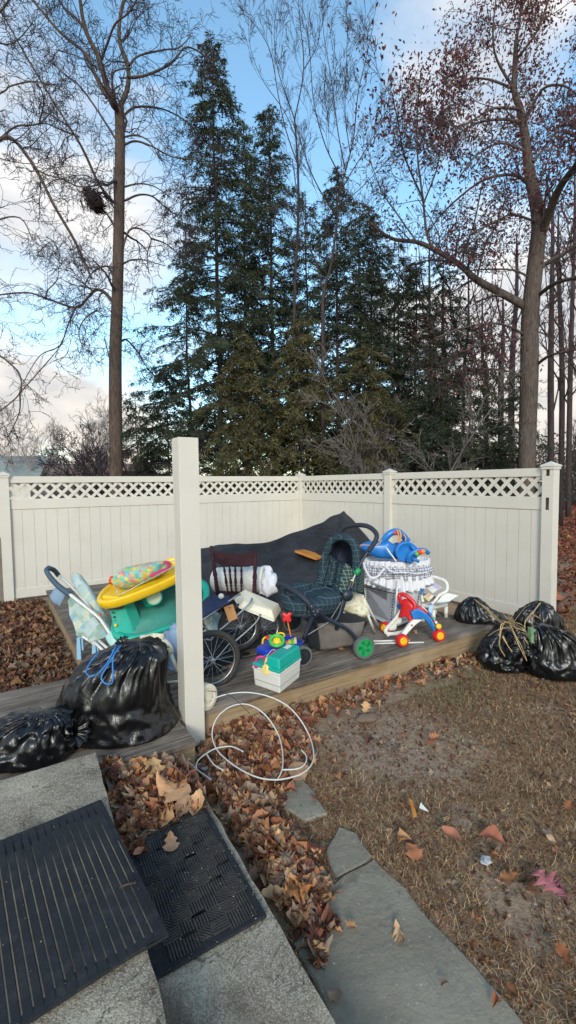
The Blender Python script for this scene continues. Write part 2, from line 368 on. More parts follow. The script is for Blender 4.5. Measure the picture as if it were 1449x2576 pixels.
# ------------------------------------------------------------ deck
dk = root('wooden_deck', U(-1.8, 0), 'low weathered grey wooden deck carrying the piled household things', 'deck', rz=ANG)
random.seed(3)
m = MB(YF); v = -.025; DW = .138
while v < 4.45:                                        # boards run along u; butt joints at random places
    cuts = sorted([-3.64, 0.03] + [random.uniform(-3, -.6)])
    for a, b in zip(cuts[:-1], cuts[1:]):
        e = random.uniform(-.002, .003); m.box((a+.002, v+.003, .18+e), (b-.002, v+DW-.003, .22+e))
    v += DW
m.build('deck_boards', deck_wood, dk, bevel=.003)
m = MB(YF); v = -.33
while v < .96:
    b_ = -3.30 if v < -.03 else -3.645
    e = random.uniform(-.002, .003); m.box((-7.5, v+.003, .18+e), (b_-.002, v+DW-.003, .22+e)); v += DW
m.build('walkway_boards', deck_wood, dk, bevel=.003)
m = MB(YF); m.box((-3.62, 0, .0), (0, .038, .178)); m.box((-.038, .04, 0), (0, 4.4, .178)); m.box((-3.62, .04, 0), (-3.585, 4.4, .178))
m.box((-7.5, -.31, 0), (-3.30, -.272, .178)); m.box((-3.34, -.27, 0), (-3.302, -.03, .178)); m.box((-7.5, .90, 0), (-3.66, .935, .178)); m.build('rim_joist', beam_wood, dk, bevel=.003)
k = 0
for x in (-3.0, -2.2, -1.45, -.75, -.1):
    for z in (.045, .095, .145): MB(YF).lathe((x + random.uniform(-.01, .01), .001, z), (0,-1,0), [(0, .004), (.002, .0035), (.0021, .0)], 8).build('nail', plain('rust_nail', hx('3a2a22'), .7, bump=0), dk)
# ------------------------------------------------------------ steps
st = root('concrete_steps', U(-3.9, -.4), 'two worn pebbly concrete slabs stepping down beside the deck', 'steps', rz=ANG)
def slab(u0, v0, u1, v1, z0, z1, name, seed):
    m = MB(YF); nu = max(2, int((u1-u0)/.035)); nv = int((v1-v0)/.035)
    def w(u, v, z, amp=.006): return (u + amp*noise.noise(Vector((v*9, z*30, seed))) , v + amp*noise.noise(Vector((u*9, z*30, seed+5))), z + .003*noise.noise(Vector((u*7, v*7, seed))))
    sk = lambda a, v: a+.0562*(v+.40)
    top = [[w(u0+(sk(u1, v0+(v1-v0)*j/nv)-u0)*i/nu, v0+(v1-v0)*j/nv, z1) for i in range(nu+1)] for j in range(nv+1)]
    m.grid(top)
    rim = [top[0][i] for i in range(nu+1)] + [top[j][nu] for j in range(1, nv+1)] + [top[nv][i] for i in range(nu-1, -1, -1)] + [top[j][0] for j in range(nv-1, 0, -1)]
    mid = [w(p[0], p[1], (z0+z1)/2, .01) for p in rim]; bot = [(p[0], p[1], z0) for p in rim]
    n = len(rim); m2 = [(p[0]*1, p[1]*1, p[2]) for p in rim]
    m.add(m2+mid+bot, [(k, k+n, (k+1) % n + n, (k+1) % n) for k in range(n)] + [(k+n, k+2*n, (k+1) % n + 2*n, (k+1) % n + n) for k in range(n)])
    return m.build(name, concrete, st, auto=40)
slab(-7.5, -3.6, -3.848, -.345, .0, .34, 'upper_slab', 1); slab(-4.15, -3.6, -3.40, -.345, -.05, .17, 'lower_slab', 4)
# ------------------------------------------------------------ mats
rubber = plain('black_rubber', hx('26282c'), .75, .15, 14, .3, 200, spec=.25, dirt=.35, dirtc=hx('57524b'))
rubber_dusty = plain('dusty_rubber', hx('3f3d3b'), .85, .2, 14, .3, 200, spec=.2, dirt=.5, dirtc=hx('6b6459'))
FR_, NR_ = G(255, 2016, .355), G(425, 2350, .355); dl = (G(0, 2122, .355)-FR_).normalized(); NLd = (G(75, 2576, .355)-NR_).normalized()
FL_ = FR_ + dl*.95; NL_ = NR_ + NLd*.95
rm = root('doormat', (FR_+NL_)/2, 'large ribbed black rubber doormat on the upper concrete slab', 'doormat')
ue = -3.905
def sag(p):                                            # the corner past the slab edge droops a little
    q = YI @ p; d = max(0, q.x-ue); return Vector((p.x, p.y, p.z - d*.16))
rows = []; nr = 560
for j in range(9):
    t = j/8; a = FR_.lerp(NR_, t); b = FL_.lerp(NL_, t); row = []
    for i in range(nr+1):
        s_ = i/nr; p = a.lerp(b, s_); k = abs(((s_*36) % 1)-.5)
        rib = .0055 if k > .11 else .0
        if s_ < .018 or s_ > .985 or j in (0, 8): rib = .004
        p.z += .006 + rib + .003*noise.noise(Vector((t*3, s_*4, 0))); row.append(sag(p))
    rows.append(row)
m = MB(); m.grid(rows); m.build('ribbed_sheet', rubber, rm)
m = MB()
for i in range(36):
    s0_, s1_ = (i+.42)/36, (i+.58)/36
    q = [[FR_.lerp(NR_, t).lerp(FL_.lerp(NL_, t), s_) for s_ in (s0_, s1_)] for t in [.02+.96*j/10 for j in range(11)]]
    for r_ in q:
        for p in r_: p.z += .0088+.003*noise.noise(Vector(((YI @ p).y*3, 0, 0)))
    m.grid([[sag(p) for p in r_] for r_ in q])
m.build('groove_dust', plain('groove_dust', hx('6e6454'), .95, .3, 25, .3, 200), rm)
m = MB(); e_ = [[sag(FR_.lerp(NR_, j/8)) for j in range(9)], [sag(FR_.lerp(NR_, j/8)+Vector((0,0,.0095))) for j in range(9)]]; m.grid(e_)
m.grid([[sag(NR_.lerp(NL_, j/8)) for j in range(9)], [sag(NR_.lerp(NL_, j/8)+Vector((0,0,.0095))) for j in range(9)]])
m.grid([[sag(FL_.lerp(FR_, j/8)) for j in range(9)], [sag(FL_.lerp(FR_, j/8)+Vector((0,0,.0095))) for j in range(9)]]); m.build('edge_rim', rubber, rm)
# grit caught in the grooves of the ribbed mat
f1, n1 = G(510, 2015, .185), G(672, 2302, .185); nl = G(387, 2465, .185); fl = f1 + (nl-n1)
hm = root('doormat', (f1+nl)/2, 'smaller black rubber doormat moulded in a basketweave pattern, on the lower concrete step', 'doormat')
ex = (nl-n1); ey = (f1-n1); Lx, Ly = ex.length, ey.length; ex.normalize(); ey.normalize(); ez = Vector((0,0,1))
MT = Matrix((ex, ey, ez)).transposed().to_4x4(); MT.translation = n1
m = MB(MT); m.box((0, 0, -.010), (Lx, Ly, .0)); m.build('rubber_base', rubber, hm, bevel=.004)
m = MB(MT); bw = .025; cs = .052; random.seed(5)
nxc = int((Lx-2*bw)/cs); nyc = int((Ly-2*bw)/cs)
for i in range(nxc):
    for j in range(nyc):
        x_, y_ = bw+i*cs+.003, bw+j*cs+.003; k = (i+j) % 4; c_ = cs-.001
        if k in (0, 1):
            for q in range(5): m.box((x_+q*c_/5+.0022, y_-.008, -.001), (x_+(q+1)*c_/5-.0022, y_+c_+.006, .0045))
        elif k == 2:
            for q in range(5): m.box((x_-.008, y_+q*c_/5+.0022, -.001), (x_+c_+.006, y_+(q+1)*c_/5-.0022, .0048))
        else:
            for q in range(-3, 4):
                o_ = q*c_/4; a = max(0, o_); b = min(c_, c_+o_)
                if b-a > .006: m.prism([(x_+a, y_+a-o_, -.001), (x_+b, y_+b-o_, -.001), (x_+b-.003, y_+b-o_+.003, -.001), (x_+a-.003, y_+a-o_+.003, -.001)], (0, 0, .0042))
m.build('basketweave_ridges', rubber_dusty, hm)
# ------------------------------------------------------------ flagstones
def stone(poly, label, seed, z=.012):
    pts = []; n = len(poly)
    for i in range(n):
        a, b = G(*poly[i]), G(*poly[(i+1) % n]); k = max(2, int((b-a).length/.05))
        for j in range(k): q = a.lerp(b, j/k); pts.append(q + Vector((noise.noise(q*9), noise.noise(q*9+Vector((4,4,4))), 0))*.012)
    m = MB(); top = [(p.x, p.y, z) for p in pts]; c_ = sum((Vector(p) for p in top), Vector())/len(top)
    m.loft([[(p.x, p.y, -.05) for p in pts], [(p.x, p.y, z-.006) for p in pts], [tuple(Vector(t_)+(c_-Vector(t_)).normalized()*.008) for t_ in top]])
    o = m.build('flagstone', slate, auto=30); tag(o, label, 'flagstone', 'flagstones of the garden path')
    o.location.z += 0
stone([(712,1968), (758,1962), (795,2000), (820,2052), (770,2066), (708,2030)], 'smallest grey flagstone, just past the white cable loops', 1)
stone([(822,2150), (850,2086), (895,2100), (938,2160), (842,2212)], 'short tapering grey flagstone between the small one and the long slab', 2, .014)
stone([(842,2217), (940,2165), (1010,2232), (1110,2350), (1200,2440), (1330,2600), (1400,2760), (900,2780), (850,2600), (740,2380)], 'long broad grey flagstone running to the bottom edge of the photo', 3, .01)
# ------------------------------------------------------------ leaves and grass
def leaf_proto(kind, curl, fold, seed):
    rnd = random.Random(seed); n = 11; rows = []; 
    for i in range(n):
        t = i/(n-1)
        if kind == 'pin': w = [.012,.05,.26,.05,.48,.05,.46,.045,.30,.03,.09][i]
        elif kind == 'oak': w = (.30*math.sin(math.pi*t**.8)+.03)*(1.15 if i % 2 else .38)
        elif kind == 'maple': w = [.05,.42,.30,.60,.34,.22,.42,.16,.20,.08,.0][i]*.75
        else: w = .30*math.sin(math.pi*t)**.8+.004
        w *= rnd.uniform(.85, 1.15); y = t-.5
        for s_ in (-1, -.5, 0, .5, 1):
            tip = .16*abs(s_) if kind == 'pin' else .06*abs(s_) if kind != 'plain' and i % 2 else 0
            z = curl*(y*y)*1.7 + fold*abs(s_)*w*1.2 + rnd.uniform(-.03, .03) + .06*math.sin(5*y+s_*2+seed)
            rows.append((s_*w, y+tip, z))
    fc = [(i*5+k, i*5+k+1, (i+1)*5+k+1, (i+1)*5+k) for i in range(n-1) for k in range(4)]
    return np.array(rows), np.array(fc)
LEAVES = [leaf_proto(k, c, f, s) for s, (k, c, f) in enumerate([('oak', .35, .5), ('oak', -.5, .9), ('maple', .5, .5), ('maple', -.6, .6), ('plain', .8, .9), ('plain', -.5, 1.3), ('maple', .9, -.5), ('oak', .7, -.8), ('pin', .3, .2)])]
PAL = np.array([hx('a8714c'), hx('8a5638'), hx('b98a62'), hx('6e4430'), hx('96654a'), hx('c49a70'), hx('7b4a3e'), hx('5a3a2c'), hx('a06a58'), hx('c9a27c'), hx('b5805c'), hx('8d7563'), hx('a58b74'), hx('7d6656'), hx('94806e')])*1.08
def leaves(pts, sizes, tilt, pal=PAL, dark=1.0):
    """pts (n,3), sizes (n,), tilt: spread of the lean in radians"""
    n = len(pts); Vs = []; Fs = []; Cs = []; base = 0; kinds = RNG.integers(0, 8, n)
    for k, (bv, bf) in enumerate(LEAVES):
        idx = np.where(kinds == k)[0]; m_ = len(idx)
        if not m_: continue
        a = RNG.uniform(0, 2*np.pi, m_); tx = RNG.normal(0, tilt, m_); ty = RNG.normal(0, tilt, m_)
        ca, sa = np.cos(a), np.sin(a); Rz = np.zeros((m_,3,3)); Rz[:,0,0]=ca; Rz[:,0,1]=-sa; Rz[:,1,0]=sa; Rz[:,1,1]=ca; Rz[:,2,2]=1
        c, s_ = np.cos(tx), np.sin(tx); Rx = np.zeros((m_,3,3)); Rx[:,0,0]=1; Rx[:,1,1]=c; Rx[:,1,2]=-s_; Rx[:,2,1]=s_; Rx[:,2,2]=c
        c, s_ = np.cos(ty), np.sin(ty); Ry = np.zeros((m_,3,3)); Ry[:,1,1]=1; Ry[:,0,0]=c; Ry[:,0,2]=s_; Ry[:,2,0]=-s_; Ry[:,2,2]=c
        M_ = Rx @ Ry @ Rz; v = np.einsum('nij,kj->nki', M_, bv)*sizes[idx][:,None,None] + pts[idx][:,None,:]
        col = pal[RNG.integers(0, len(pal), m_)]*RNG.uniform(.7, 1.15, (m_,1))*dark
        Vs.append(v.reshape(-1,3)); Cs.append(np.repeat(col, len(bv), 0)); Fs.append((bf[None]+base+np.arange(m_)[:,None,None]*len(bv)).reshape(-1,4)); base += m_*len(bv)
    return np.concatenate(Vs), np.concatenate(Fs), np.concatenate(Cs)
def in_poly(x, y, poly):
    r_ = np.zeros(len(x), bool); n = len(poly)
    for i in range(n):
        x1, y1 = poly[i][0], poly[i][1]; x2, y2 = poly[(i+1) % n][0], poly[(i+1) % n][1]
        c = ((y1 > y) != (y2 > y)) & (x < (x2-x1)*(y-y1)/((y2-y1) if y2 != y1 else 1e-9)+x1); r_ ^= c
    return r_
def edge_dist(x, y, poly):
    d = np.full(len(x), 1e9); n = len(poly)
    for i in range(n):
        a = np.array(poly[i][:2]); b = np.array(poly[(i+1) % n][:2]); ab = b-a
        t = np.clip(((x-a[0])*ab[0]+(y-a[1])*ab[1])/(ab@ab), 0, 1); d = np.minimum(d, np.hypot(x-a[0]-t*ab[0], y-a[1]-t*ab[1]))
    return d
def scatter(poly, dens):
    p = np.array([q[:2] for q in poly]); lo, hi = p.min(0), p.max(0); n = int((hi-lo).prod()*dens)
    x = RNG.uniform(lo[0], hi[0], n); y = RNG.uniform(lo[1], hi[1], n); k = in_poly(x, y, poly); return x[k], y[k]
leaf_m = tint_mat('dry_leaf', .75, .25)
def patchy(x, y, s=3.0, o=0): return np.array([noise.noise(Vector((a*s, b*s, o))) for a, b in zip(x, y)])
def pile(name, poly, z0, h, dens, size, label=None, falloff=.16, tilt=.5, pal=PAL, fade=0):
    x, y = scatter(poly, dens); d = edge_dist(x, y, poly); m_ = np.clip(d/falloff, 0, 1)
    mound = h*(m_*m_*(3-2*m_))*(1+.35*patchy(x, y, 4))
    if fade: k = RNG.random(len(x)) < np.clip(d/fade, .12, 1); x, y, mound = x[k], y[k], mound[k]
    z = z0 + mound*RNG.uniform(.25, 1.0, len(x))**.5 + .012
    sz = np.clip(RNG.lognormal(math.log(size), .42, len(x)), size*.35, size*1.6)
    v, f, c = leaves(np.stack([x, y, z], 1), sz, tilt, pal)
    zmin = z0+.004; v[:,2] = np.maximum(v[:,2], zmin)
    return v, f, c
def emit(name, parts, label, loc):
    vs, fs, cs = [], [], []; b = 0
    for v, f, c in parts: vs.append(v); fs.append(f+b); cs.append(c); b += len(v)
    o = np_mesh(name, leaf_m, np.concatenate(vs), np.concatenate(fs), np.concatenate(cs), smooth=True, loc=Vector(loc))
    tag(o, label, 'leaves', kind='stuff'); return o
def gp(l, z=0): return [tuple(G(a, b, z))[:2] for a, b in l]
z1 = gp([(500,1835), (600,1800), (655,1745), (740,1745), (800,1800), (795,1900), (730,1975), (715,2070), (815,2160), (845,2250), (850,2400), (815,2470), (770,2430), (600,2140), (480,1950)])
z2 = gp([(700,1800), (760,1740), (900,1700), (1100,1655), (1210,1635), (1240,1690), (1060,1735), (940,1800), (800,1830)])
emit('leaf_pile', [pile('a', z1, 0, .04, 2700, .062, falloff=.14, tilt=.34, fade=.07), pile('a', z2, 0, .02, 800, .06, falloff=.2, fade=.24, tilt=.3)], 'drift of curled brown leaves lying between the deck front, the lower step and the path', G(640,2000))
z4 = gp([(255,1905), (330,1925), (460,1915), (505,1990), (500,2025), (395,2075), (345,2135), (300,2110), (270,2040)], .2)
emit('leaf_pile', [pile('b', z4, .18, .06, 2800, .074, falloff=.12, tilt=.36)], 'heap of large curled tan leaves on the lower step against the deck', G(390,1990,.2))
z3 = [tuple(U(a, b))[:2] for a, b in ((-3.66,1.0), (-3.66,4.9), (-7.2,4.9), (-7.6,2.4), (-6.5,1.0))]
z3b = [tuple(U(a, b))[:2] for a, b in ((-7.2,1.0), (-7.2,8.5), (-12,8.5), (-12,1.0))]
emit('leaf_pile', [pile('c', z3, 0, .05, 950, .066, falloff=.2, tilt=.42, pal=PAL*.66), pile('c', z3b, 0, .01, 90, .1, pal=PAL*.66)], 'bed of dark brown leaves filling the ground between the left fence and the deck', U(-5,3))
# sparse leaves on the lawn and a red brown carpet beyond the fence
lawn = [(.1,1.2), (1.0,.9), (6,1.6), (9,6), (3.6,6.0), (2.4,4.2), (-.1,2.6), (.0,1.8)]
x, y = scatter(lawn, 18); v1 = leaves(np.stack([x, y, np.full(len(x), .03)], 1), np.clip(RNG.lognormal(math.log(.05), .35, len(x)), .02, .085), .3)
x, y = scatter([(3.3,5.6), (7,4.5), (14,9), (26,40), (-6,40), (2.2,10)], 130); k = patchy(x, y, .5) > RNG.uniform(-.9, .2, len(x)); x, y = x[k], y[k]
RED = np.array([hx('8d5444'), hx('7c4638'), hx('a06a52'), hx('8a6048')])
v2 = leaves(np.stack([x, y, np.full(len(x), .03)], 1), RNG.lognormal(math.log(.10), .3, len(x)), .3, RED)
x, y = U(0,0,0).x + 0*x, y  # noqa
ux = RNG.uniform(-3.6, 0, 40); vx = RNG.uniform(0, 3.5, 40); dp = np.array([tuple(U(a, b, .232)) for a, b in zip(ux, vx)])
v3 = leaves(dp, RNG.uniform(.04, .08, 40), .2)
emit('fallen_leaves', [v1, v2, v3], 'single brown leaves strewn over the lawn, the deck and the ground beyond the fence', (3, 3, 0))
def one_leaf(px, py, z, size, kind, rz, col, label, tx=.1, cat='leaf'):
    bv, bf = LEAVES[kind]; p = G(px, py, z); q = Matrix.Rotation(rz, 3, 'Z') @ Matrix.Rotation(tx, 3, 'X')
    v = bv*np.array([1.15, 1, .6])*size @ np.array(q).T + np.array(p); c = np.repeat(np.array([hx(col)]), len(v), 0); v[:,2] = np.maximum(v[:,2], z-.004)
    o = np_mesh('leaf', leaf_m, v, bf, c, smooth=True, loc=p); tag(o, label, cat)
    if kind != 8: md = o.modifiers.new('s', 'SUBSURF'); md.levels = md.render_levels = 1
one_leaf(1393, 2232, .045, .14, 8, .5, 'a8666c', 'deeply lobed pink oak leaf lying on the lawn')
one_leaf(757, 2238, .07, .12, 8, 1.9, 'c4834f', 'orange oak leaf on the leaf drift beside the long flagstone')
one_leaf(1037, 2140, .05, .10, 3, .3, 'b0714f', 'rust coloured curled leaf on the lawn right of the tapering flagstone')
one_leaf(1135, 2105, .05, .10, 4, .8, 'a96f55', 'narrow brown leaf lying on the dry grass')
one_leaf(1240, 2110, .05, .12, 5, 1.1, 'a2644c', 'long reddish leaf folded on the dry grass')
one_leaf(430, 2120, .20, .085, 2, .3, 'a08065', 'small tan leaf standing on the basketweave doormat', .5)
one_leaf(350, 2145, .20, .05, 4, -.8, 'b98263', 'tiny orange leaf near the edge of the basketweave doormat', .1)
one_leaf(748, 1945, .06, .16, 5, .2, 'b08c6c', 'tan folded leaf caught under the white cable loop', .5)
# oversized curled leaves on the step heap
one_leaf(430, 1985, .275, .19, 6, 1.3, 'cf9f74', 'large curled pale tan leaf on top of the heap on the step', .4)
one_leaf(385, 1930, .27, .14, 3, .4, 'c49d6c', 'round yellowish tan leaf on the heap on the step', .4)
# grass blades
def blades(pts, L, w, lean, pal, name, label, flat=.8):
    n = len(pts); a = RNG.uniform(0, 2*np.pi, n); d = np.stack([np.cos(a), np.sin(a), np.zeros(n)], 1); s_ = np.stack([-np.sin(a), np.cos(a), np.zeros(n)], 1)
    up = np.array([0,0,1.0]); ln = RNG.uniform(.5, 1.4, n)[:,None]*L; le = RNG.normal(lean, .3, n)[:,None].clip(.05, 1.5); cv = RNG.uniform(-.9, .4, n)[:,None]
    p0 = pts; p1 = pts + ln*.5*(d*np.sin(le)+up*np.cos(le)); p2 = p1 + ln*.5*(d*np.sin((le-cv).clip(0, 1.75))+up*np.cos((le-cv).clip(0, 1.75))); p2 += s_*RNG.normal(0, .2, n)[:,None]*ln
    p2[:,2] = np.maximum(p2[:,2], pts[:,2]+.004); W_ = w*RNG.uniform(.6, 1.3, n)[:,None]
    v = np.stack([p0-s_*W_, p0+s_*W_, p1-s_*W_*.8+up*0, p1+s_*W_*.8, p2-s_*W_*.25, p2+s_*W_*.25], 1).reshape(-1,3)
    f = (np.array([[0,1,3,2],[2,3,5,4]])[None]+np.arange(n)[:,None,None]*6).reshape(-1,4)
    c = np.repeat(pal[RNG.integers(0, len(pal), n)]*RNG.uniform(.7, 1.15, (n,1)), 6, 0)
    o = np_mesh(name, grass_m, v, f, c, loc=Vector(pts.mean(0))); return tag(o, label, 'grass', kind='stuff')
grass_m = tint_mat('dry_grass', .7, .2)
DRY = np.array([hx('b09170'), hx('9a7a5a'), hx('bfa380'), hx('7c6347'), hx('74593f'), hx('866a50'), hx('5f4b38'), hx('c4ae88')])*1.14*np.array([1.02,.95,.90])
avoid = [gp(q) for q in ([(712,1968), (758,1962), (795,2000), (820,2052), (770,2066), (708,2030)], [(822,2150), (850,2086), (895,2100), (938,2160), (842,2212)], [(842,2217), (940,2165), (1010,2232), (1110,2350), (1200,2440), (1330,2600), (1400,2760), (900,2780), (850,2600), (740,2380)])]
def lawn_pts(poly, dens, thr, s=1.6, tuft=0):
    x, y = scatter(poly, dens); n1_ = patchy(x, y, s, 5) + .5*patchy(x, y, s*4, 9)
    k = n1_ > RNG.normal(thr, .12, len(x))
    c_ = G(985, 1860); k &= np.hypot((x-c_.x)/.62, (y-c_.y)/.55) > RNG.uniform(.6, 1.15, len(x))      # bare trodden patch by the deck
    for q in avoid: k &= ~(in_poly(x, y, q) & (edge_dist(x, y, q) > RNG.uniform(.0, .035, len(x))))
    x, y = x[k], y[k]
    if tuft: pass
    return np.stack([x, y, np.array([gz(a, b) for a, b in zip(x, y)])], 1)
near = [(.25,.5), (2.6,.3), (3.4,2.0), (3.2,4.3), (2.3,4.35), (.3,3.2), (-.2,2.4)]
far = [(3.2,2.0), (6,3), (9,7), (3.4,6), (2.4,4.5), (3.2,4.3)]
blades(lawn_pts(near, 21000, -.5), .040, .0014, 1.32, DRY, 'dry_grass', 'matted straw coloured dead grass of the lawn')
blades(lawn_pts(far, 8000, -.42), .06, .002, 1.15, DRY, 'dry_grass', 'thin dead grass of the lawn farther right')
pz = gp([(1020,1740), (1150,1680), (1215,1660), (1240,1700), (1180,1790), (1080,1780)])
x, y = scatter(pz, 1300); GR = np.array([hx('6f7a4a'), hx('87865a'), hx('5a6440'), hx('9c9068')])
blades(np.stack([x, y, np.zeros(len(x))], 1), .07, .0016, .9, GR, 'green_grass', 'sparse green grass growing at the foot of the deck')
x, y = scatter([(-9,-1), (-9,8), (-4.6,8), (-5.2,6.5), (-7.5,6)], 300)
# pebbles and grit
def grit(pts, sz, pal, name, label, loc):
    n = len(pts); b = np.array([(1,0,0),(-1,0,0),(0,1,0),(0,-1,0),(0,0,.7),(0,0,-.5)]); f0 = np.array([(0,2,4),(2,1,4),(1,3,4),(3,0,4),(2,0,5),(1,2,5),(3,1,5),(0,3,5)])
    sc = sz[:,None,None]*RNG.uniform(.5, 1.3, (n,1,3)); a = RNG.uniform(0, 6.28, n); v = b[None]*sc
    ca, sa = np.cos(a)[:,None], np.sin(a)[:,None]; X = v[:,:,0]*ca-v[:,:,1]*sa; Y = v[:,:,0]*sa+v[:,:,1]*ca; v[:,:,0] = X; v[:,:,1] = Y
    v = (v+pts[:,None,:]).reshape(-1,3); f = (f0[None]+np.arange(n)[:,None,None]*6).reshape(-1,3)
    o = np_mesh(name, leaf_m, v, f, np.repeat(pal[RNG.integers(0, len(pal), n)], 6, 0), nper=3, loc=Vector(loc)); tag(o, label, 'debris', kind='stuff')
x, y = scatter(gp([(800,1800), (1180,1720), (1300,1850), (1200,2000), (900,2010), (780,1950)]), 900)
grit(np.stack([x, y, np.array([gz(a, b)+.002 for a, b in zip(x, y)])], 1), RNG.lognormal(math.log(.0045), .5, len(x)), np.array([hx('a79c8d'), hx('8a7d6f'), hx('6d5f52'), hx('b9b0a4')]), 'pebbles', 'small pale pebbles on the bare soil by the deck', G(980,1860))
x, y = scatter(near, 1900); k = ~(in_poly(x, y, avoid[2]) & (RNG.random(len(x)) < .93)); x, y = x[k], y[k]
fv, ff, fcol = leaves(np.stack([x, y, np.array([gz(a, b)+.006 for a, b in zip(x, y)])], 1), RNG.lognormal(math.log(.013), .45, len(x)), .5, PAL*np.array([.72,.78,.84]))
emit('leaf_crumbs', [(fv, ff, fcol)], 'brown crumbs of broken leaf worked into the dead lawn', (1.5, 2.5, 0))
x, y = scatter([tuple(fl)[:2], tuple(f1)[:2], tuple(n1)[:2], tuple(nl)[:2]], 900); x2, y2 = scatter([tuple(q)[:2] for q in (FR_, NR_, NL_, FL_)], 170)
q2 = [sag(Vector((a, b, .366))) for a, b in zip(x2, y2)]
pt = np.concatenate([np.stack([x, y, np.full(len(x), .19)], 1), np.array([tuple(q) for q in q2])])
grit(pt, RNG.lognormal(math.log(.0018), .4, len(pt)), np.array([hx('8f8674'), hx('b0a58e'), hx('6b5f4c'), hx('a3906a')]), 'grit', 'crumbs of leaf and grit sprinkled over both doormats', G(400,2300,.2))
# ------------------------------------------------------------ trees
def bark_mat(name, c1, c2, s=8):
    t = NT(name); g = t.noise(s, 8, .7, t.co((4, 4, .7))); c = t.ramp(g, [(.35, c1), (.65, c2)])
    t.base(c); t.rough(.9); t.b.inputs['Specular IOR Level'].default_value = .2; t.bump(g, .8, .03); return t.m
bark_g = bark_mat('grey_brown_bark', hx('40362f'), hx('685a53')); bark_d = bark_mat('dark_bark', hx('2e2726'), hx('54484a')); bark_o = bark_mat('oak_bark', hx('423a36'), hx('6b605a'))
twig_c = plain('purple_grey_twig', hx('3a3038'), .8, .25, 3, 0); twig_p = plain('pale_twig', hx('857b78'), .8, .2, 3, 0); twig_o = plain('oak_twig', hx('443638'), .8, .2, 3, 0)
needle_d = tint_mat('hemlock_needle', .65, .25, .25); oak_leaf_m = tint_mat('oak_leaf', .7, .2, .35)
class Twigs:                                           # many tapering twigs collected fast
    def __init__(s): s.v = []; s.f = []; s.n = 0; s.tips = []
    def limb(s, pts, r0, r1, n=4):
        m = len(pts); pts = np.array([tuple(p) for p in pts]); d = np.gradient(pts, axis=0); d /= np.linalg.norm(d, axis=1)[:,None]+1e-9
        a = np.cross(d, [0.31,.17,.93]); a /= np.linalg.norm(a, axis=1)[:,None]+1e-9; b = np.cross(d, a)
        r_ = np.linspace(r0, r1, m)[:,None]; k = np.arange(n)*2*np.pi/n
        ring = pts[:,None,:] + (a[:,None,:]*np.cos(k)[None,:,None] + b[:,None,:]*np.sin(k)[None,:,None])*r_[:,:,None]
        s.v.append(ring.reshape(-1,3)); i = np.arange(m-1)[:,None]*n; kk = np.arange(n)[None]; k2 = (kk+1) % n
        s.f.append((np.stack([i+kk, i+k2, i+n+k2, i+n+kk], -1).reshape(-1,4))+s.n); s.n += m*n
    def build(s, name, mat, parent): return np_mesh(name, mat, np.concatenate(s.v), np.concatenate(s.f), parent=parent, smooth=True)
def rdir(d, spread, rnd):
    d = Vector(d).normalized(); a = d.orthogonal().normalized(); b = d.cross(a); ph = rnd.uniform(0, 2*math.pi)
    return (d*math.cos(spread) + (a*math.cos(ph)+b*math.sin(ph))*math.sin(spread)).normalized()
def grow(tw, p, d, L, r, lev, st, rnd):
    """one twig and its children; st: style dict"""
    n = 4 + (lev > 0)*2; pts = [Vector(p)]; d = Vector(d); step = L/n
    for i in range(n):
        w = st['wig']*(1.5 if lev == 0 else 1); d = (d + Vector((rnd.gauss(0, w), rnd.gauss(0, w), rnd.gauss(0, w))) + Vector((0,0,st['grav'][lev] if lev < len(st['grav']) else 0))*(.25)).normalized()
        pts.append(pts[-1] + d*step)
    tw.limb(pts, r, max(r*.35, st['rmin']*.7), 5 if r > .03 else 3)
    if lev == 0: tw.tips.append(pts[-1]); tw.tips.append(pts[len(pts)//2]); return
    k = st['kids'][lev]; nk = max(1, int(k*rnd.uniform(.7, 1.3)))
    for j in range(nk):
        t = rnd.uniform(.15, 1)**.8*n; i = min(int(t), n-1); q = pts[i].lerp(pts[i+1], t-i); dd = rdir(pts[i+1]-pts[i], rnd.uniform(*st['spread']), rnd)
        grow(tw, q, dd, L*rnd.uniform(*st['ratio'])*(1-.35*t/n), max(r*.5*(1-.4*t/n), st['rmin']), lev-1, st, rnd)
def dress(tw, pts, r0, r1, lev, st, rnd, per_m, L0, t0=.12):
    """side branches along a main limb"""
    ln = sum((pts[i+1]-pts[i]).length for i in range(len(pts)-1)); n = max(1, int(ln*per_m)); m = len(pts)-1
    for _ in range(n):
        t = rnd.uniform(t0, 1); i = min(int(t*m), m-1); q = pts[i].lerp(pts[i+1], t*m-i); d = rdir(pts[i+1]-pts[i], rnd.uniform(*st['spread']), rnd); r_ = (r0+(r1-r0)*t)
        grow(tw, q, d, L0*rnd.uniform(.6, 1.3)*(1-.4*t), max(r_*.45, st['rmin']), lev, st, rnd)
def px_limb(pl, Y, rnd, dep=.0, k=4):
    """main limb given by its outline in the photo and a depth that wanders away from the trunk's"""
    n = len(pl); o = rnd.uniform(-1, 1)*dep
    return smooth_path([P(x, y, Y + o*(i/(n-1))) for i, (x, y) in enumerate(pl)], k)
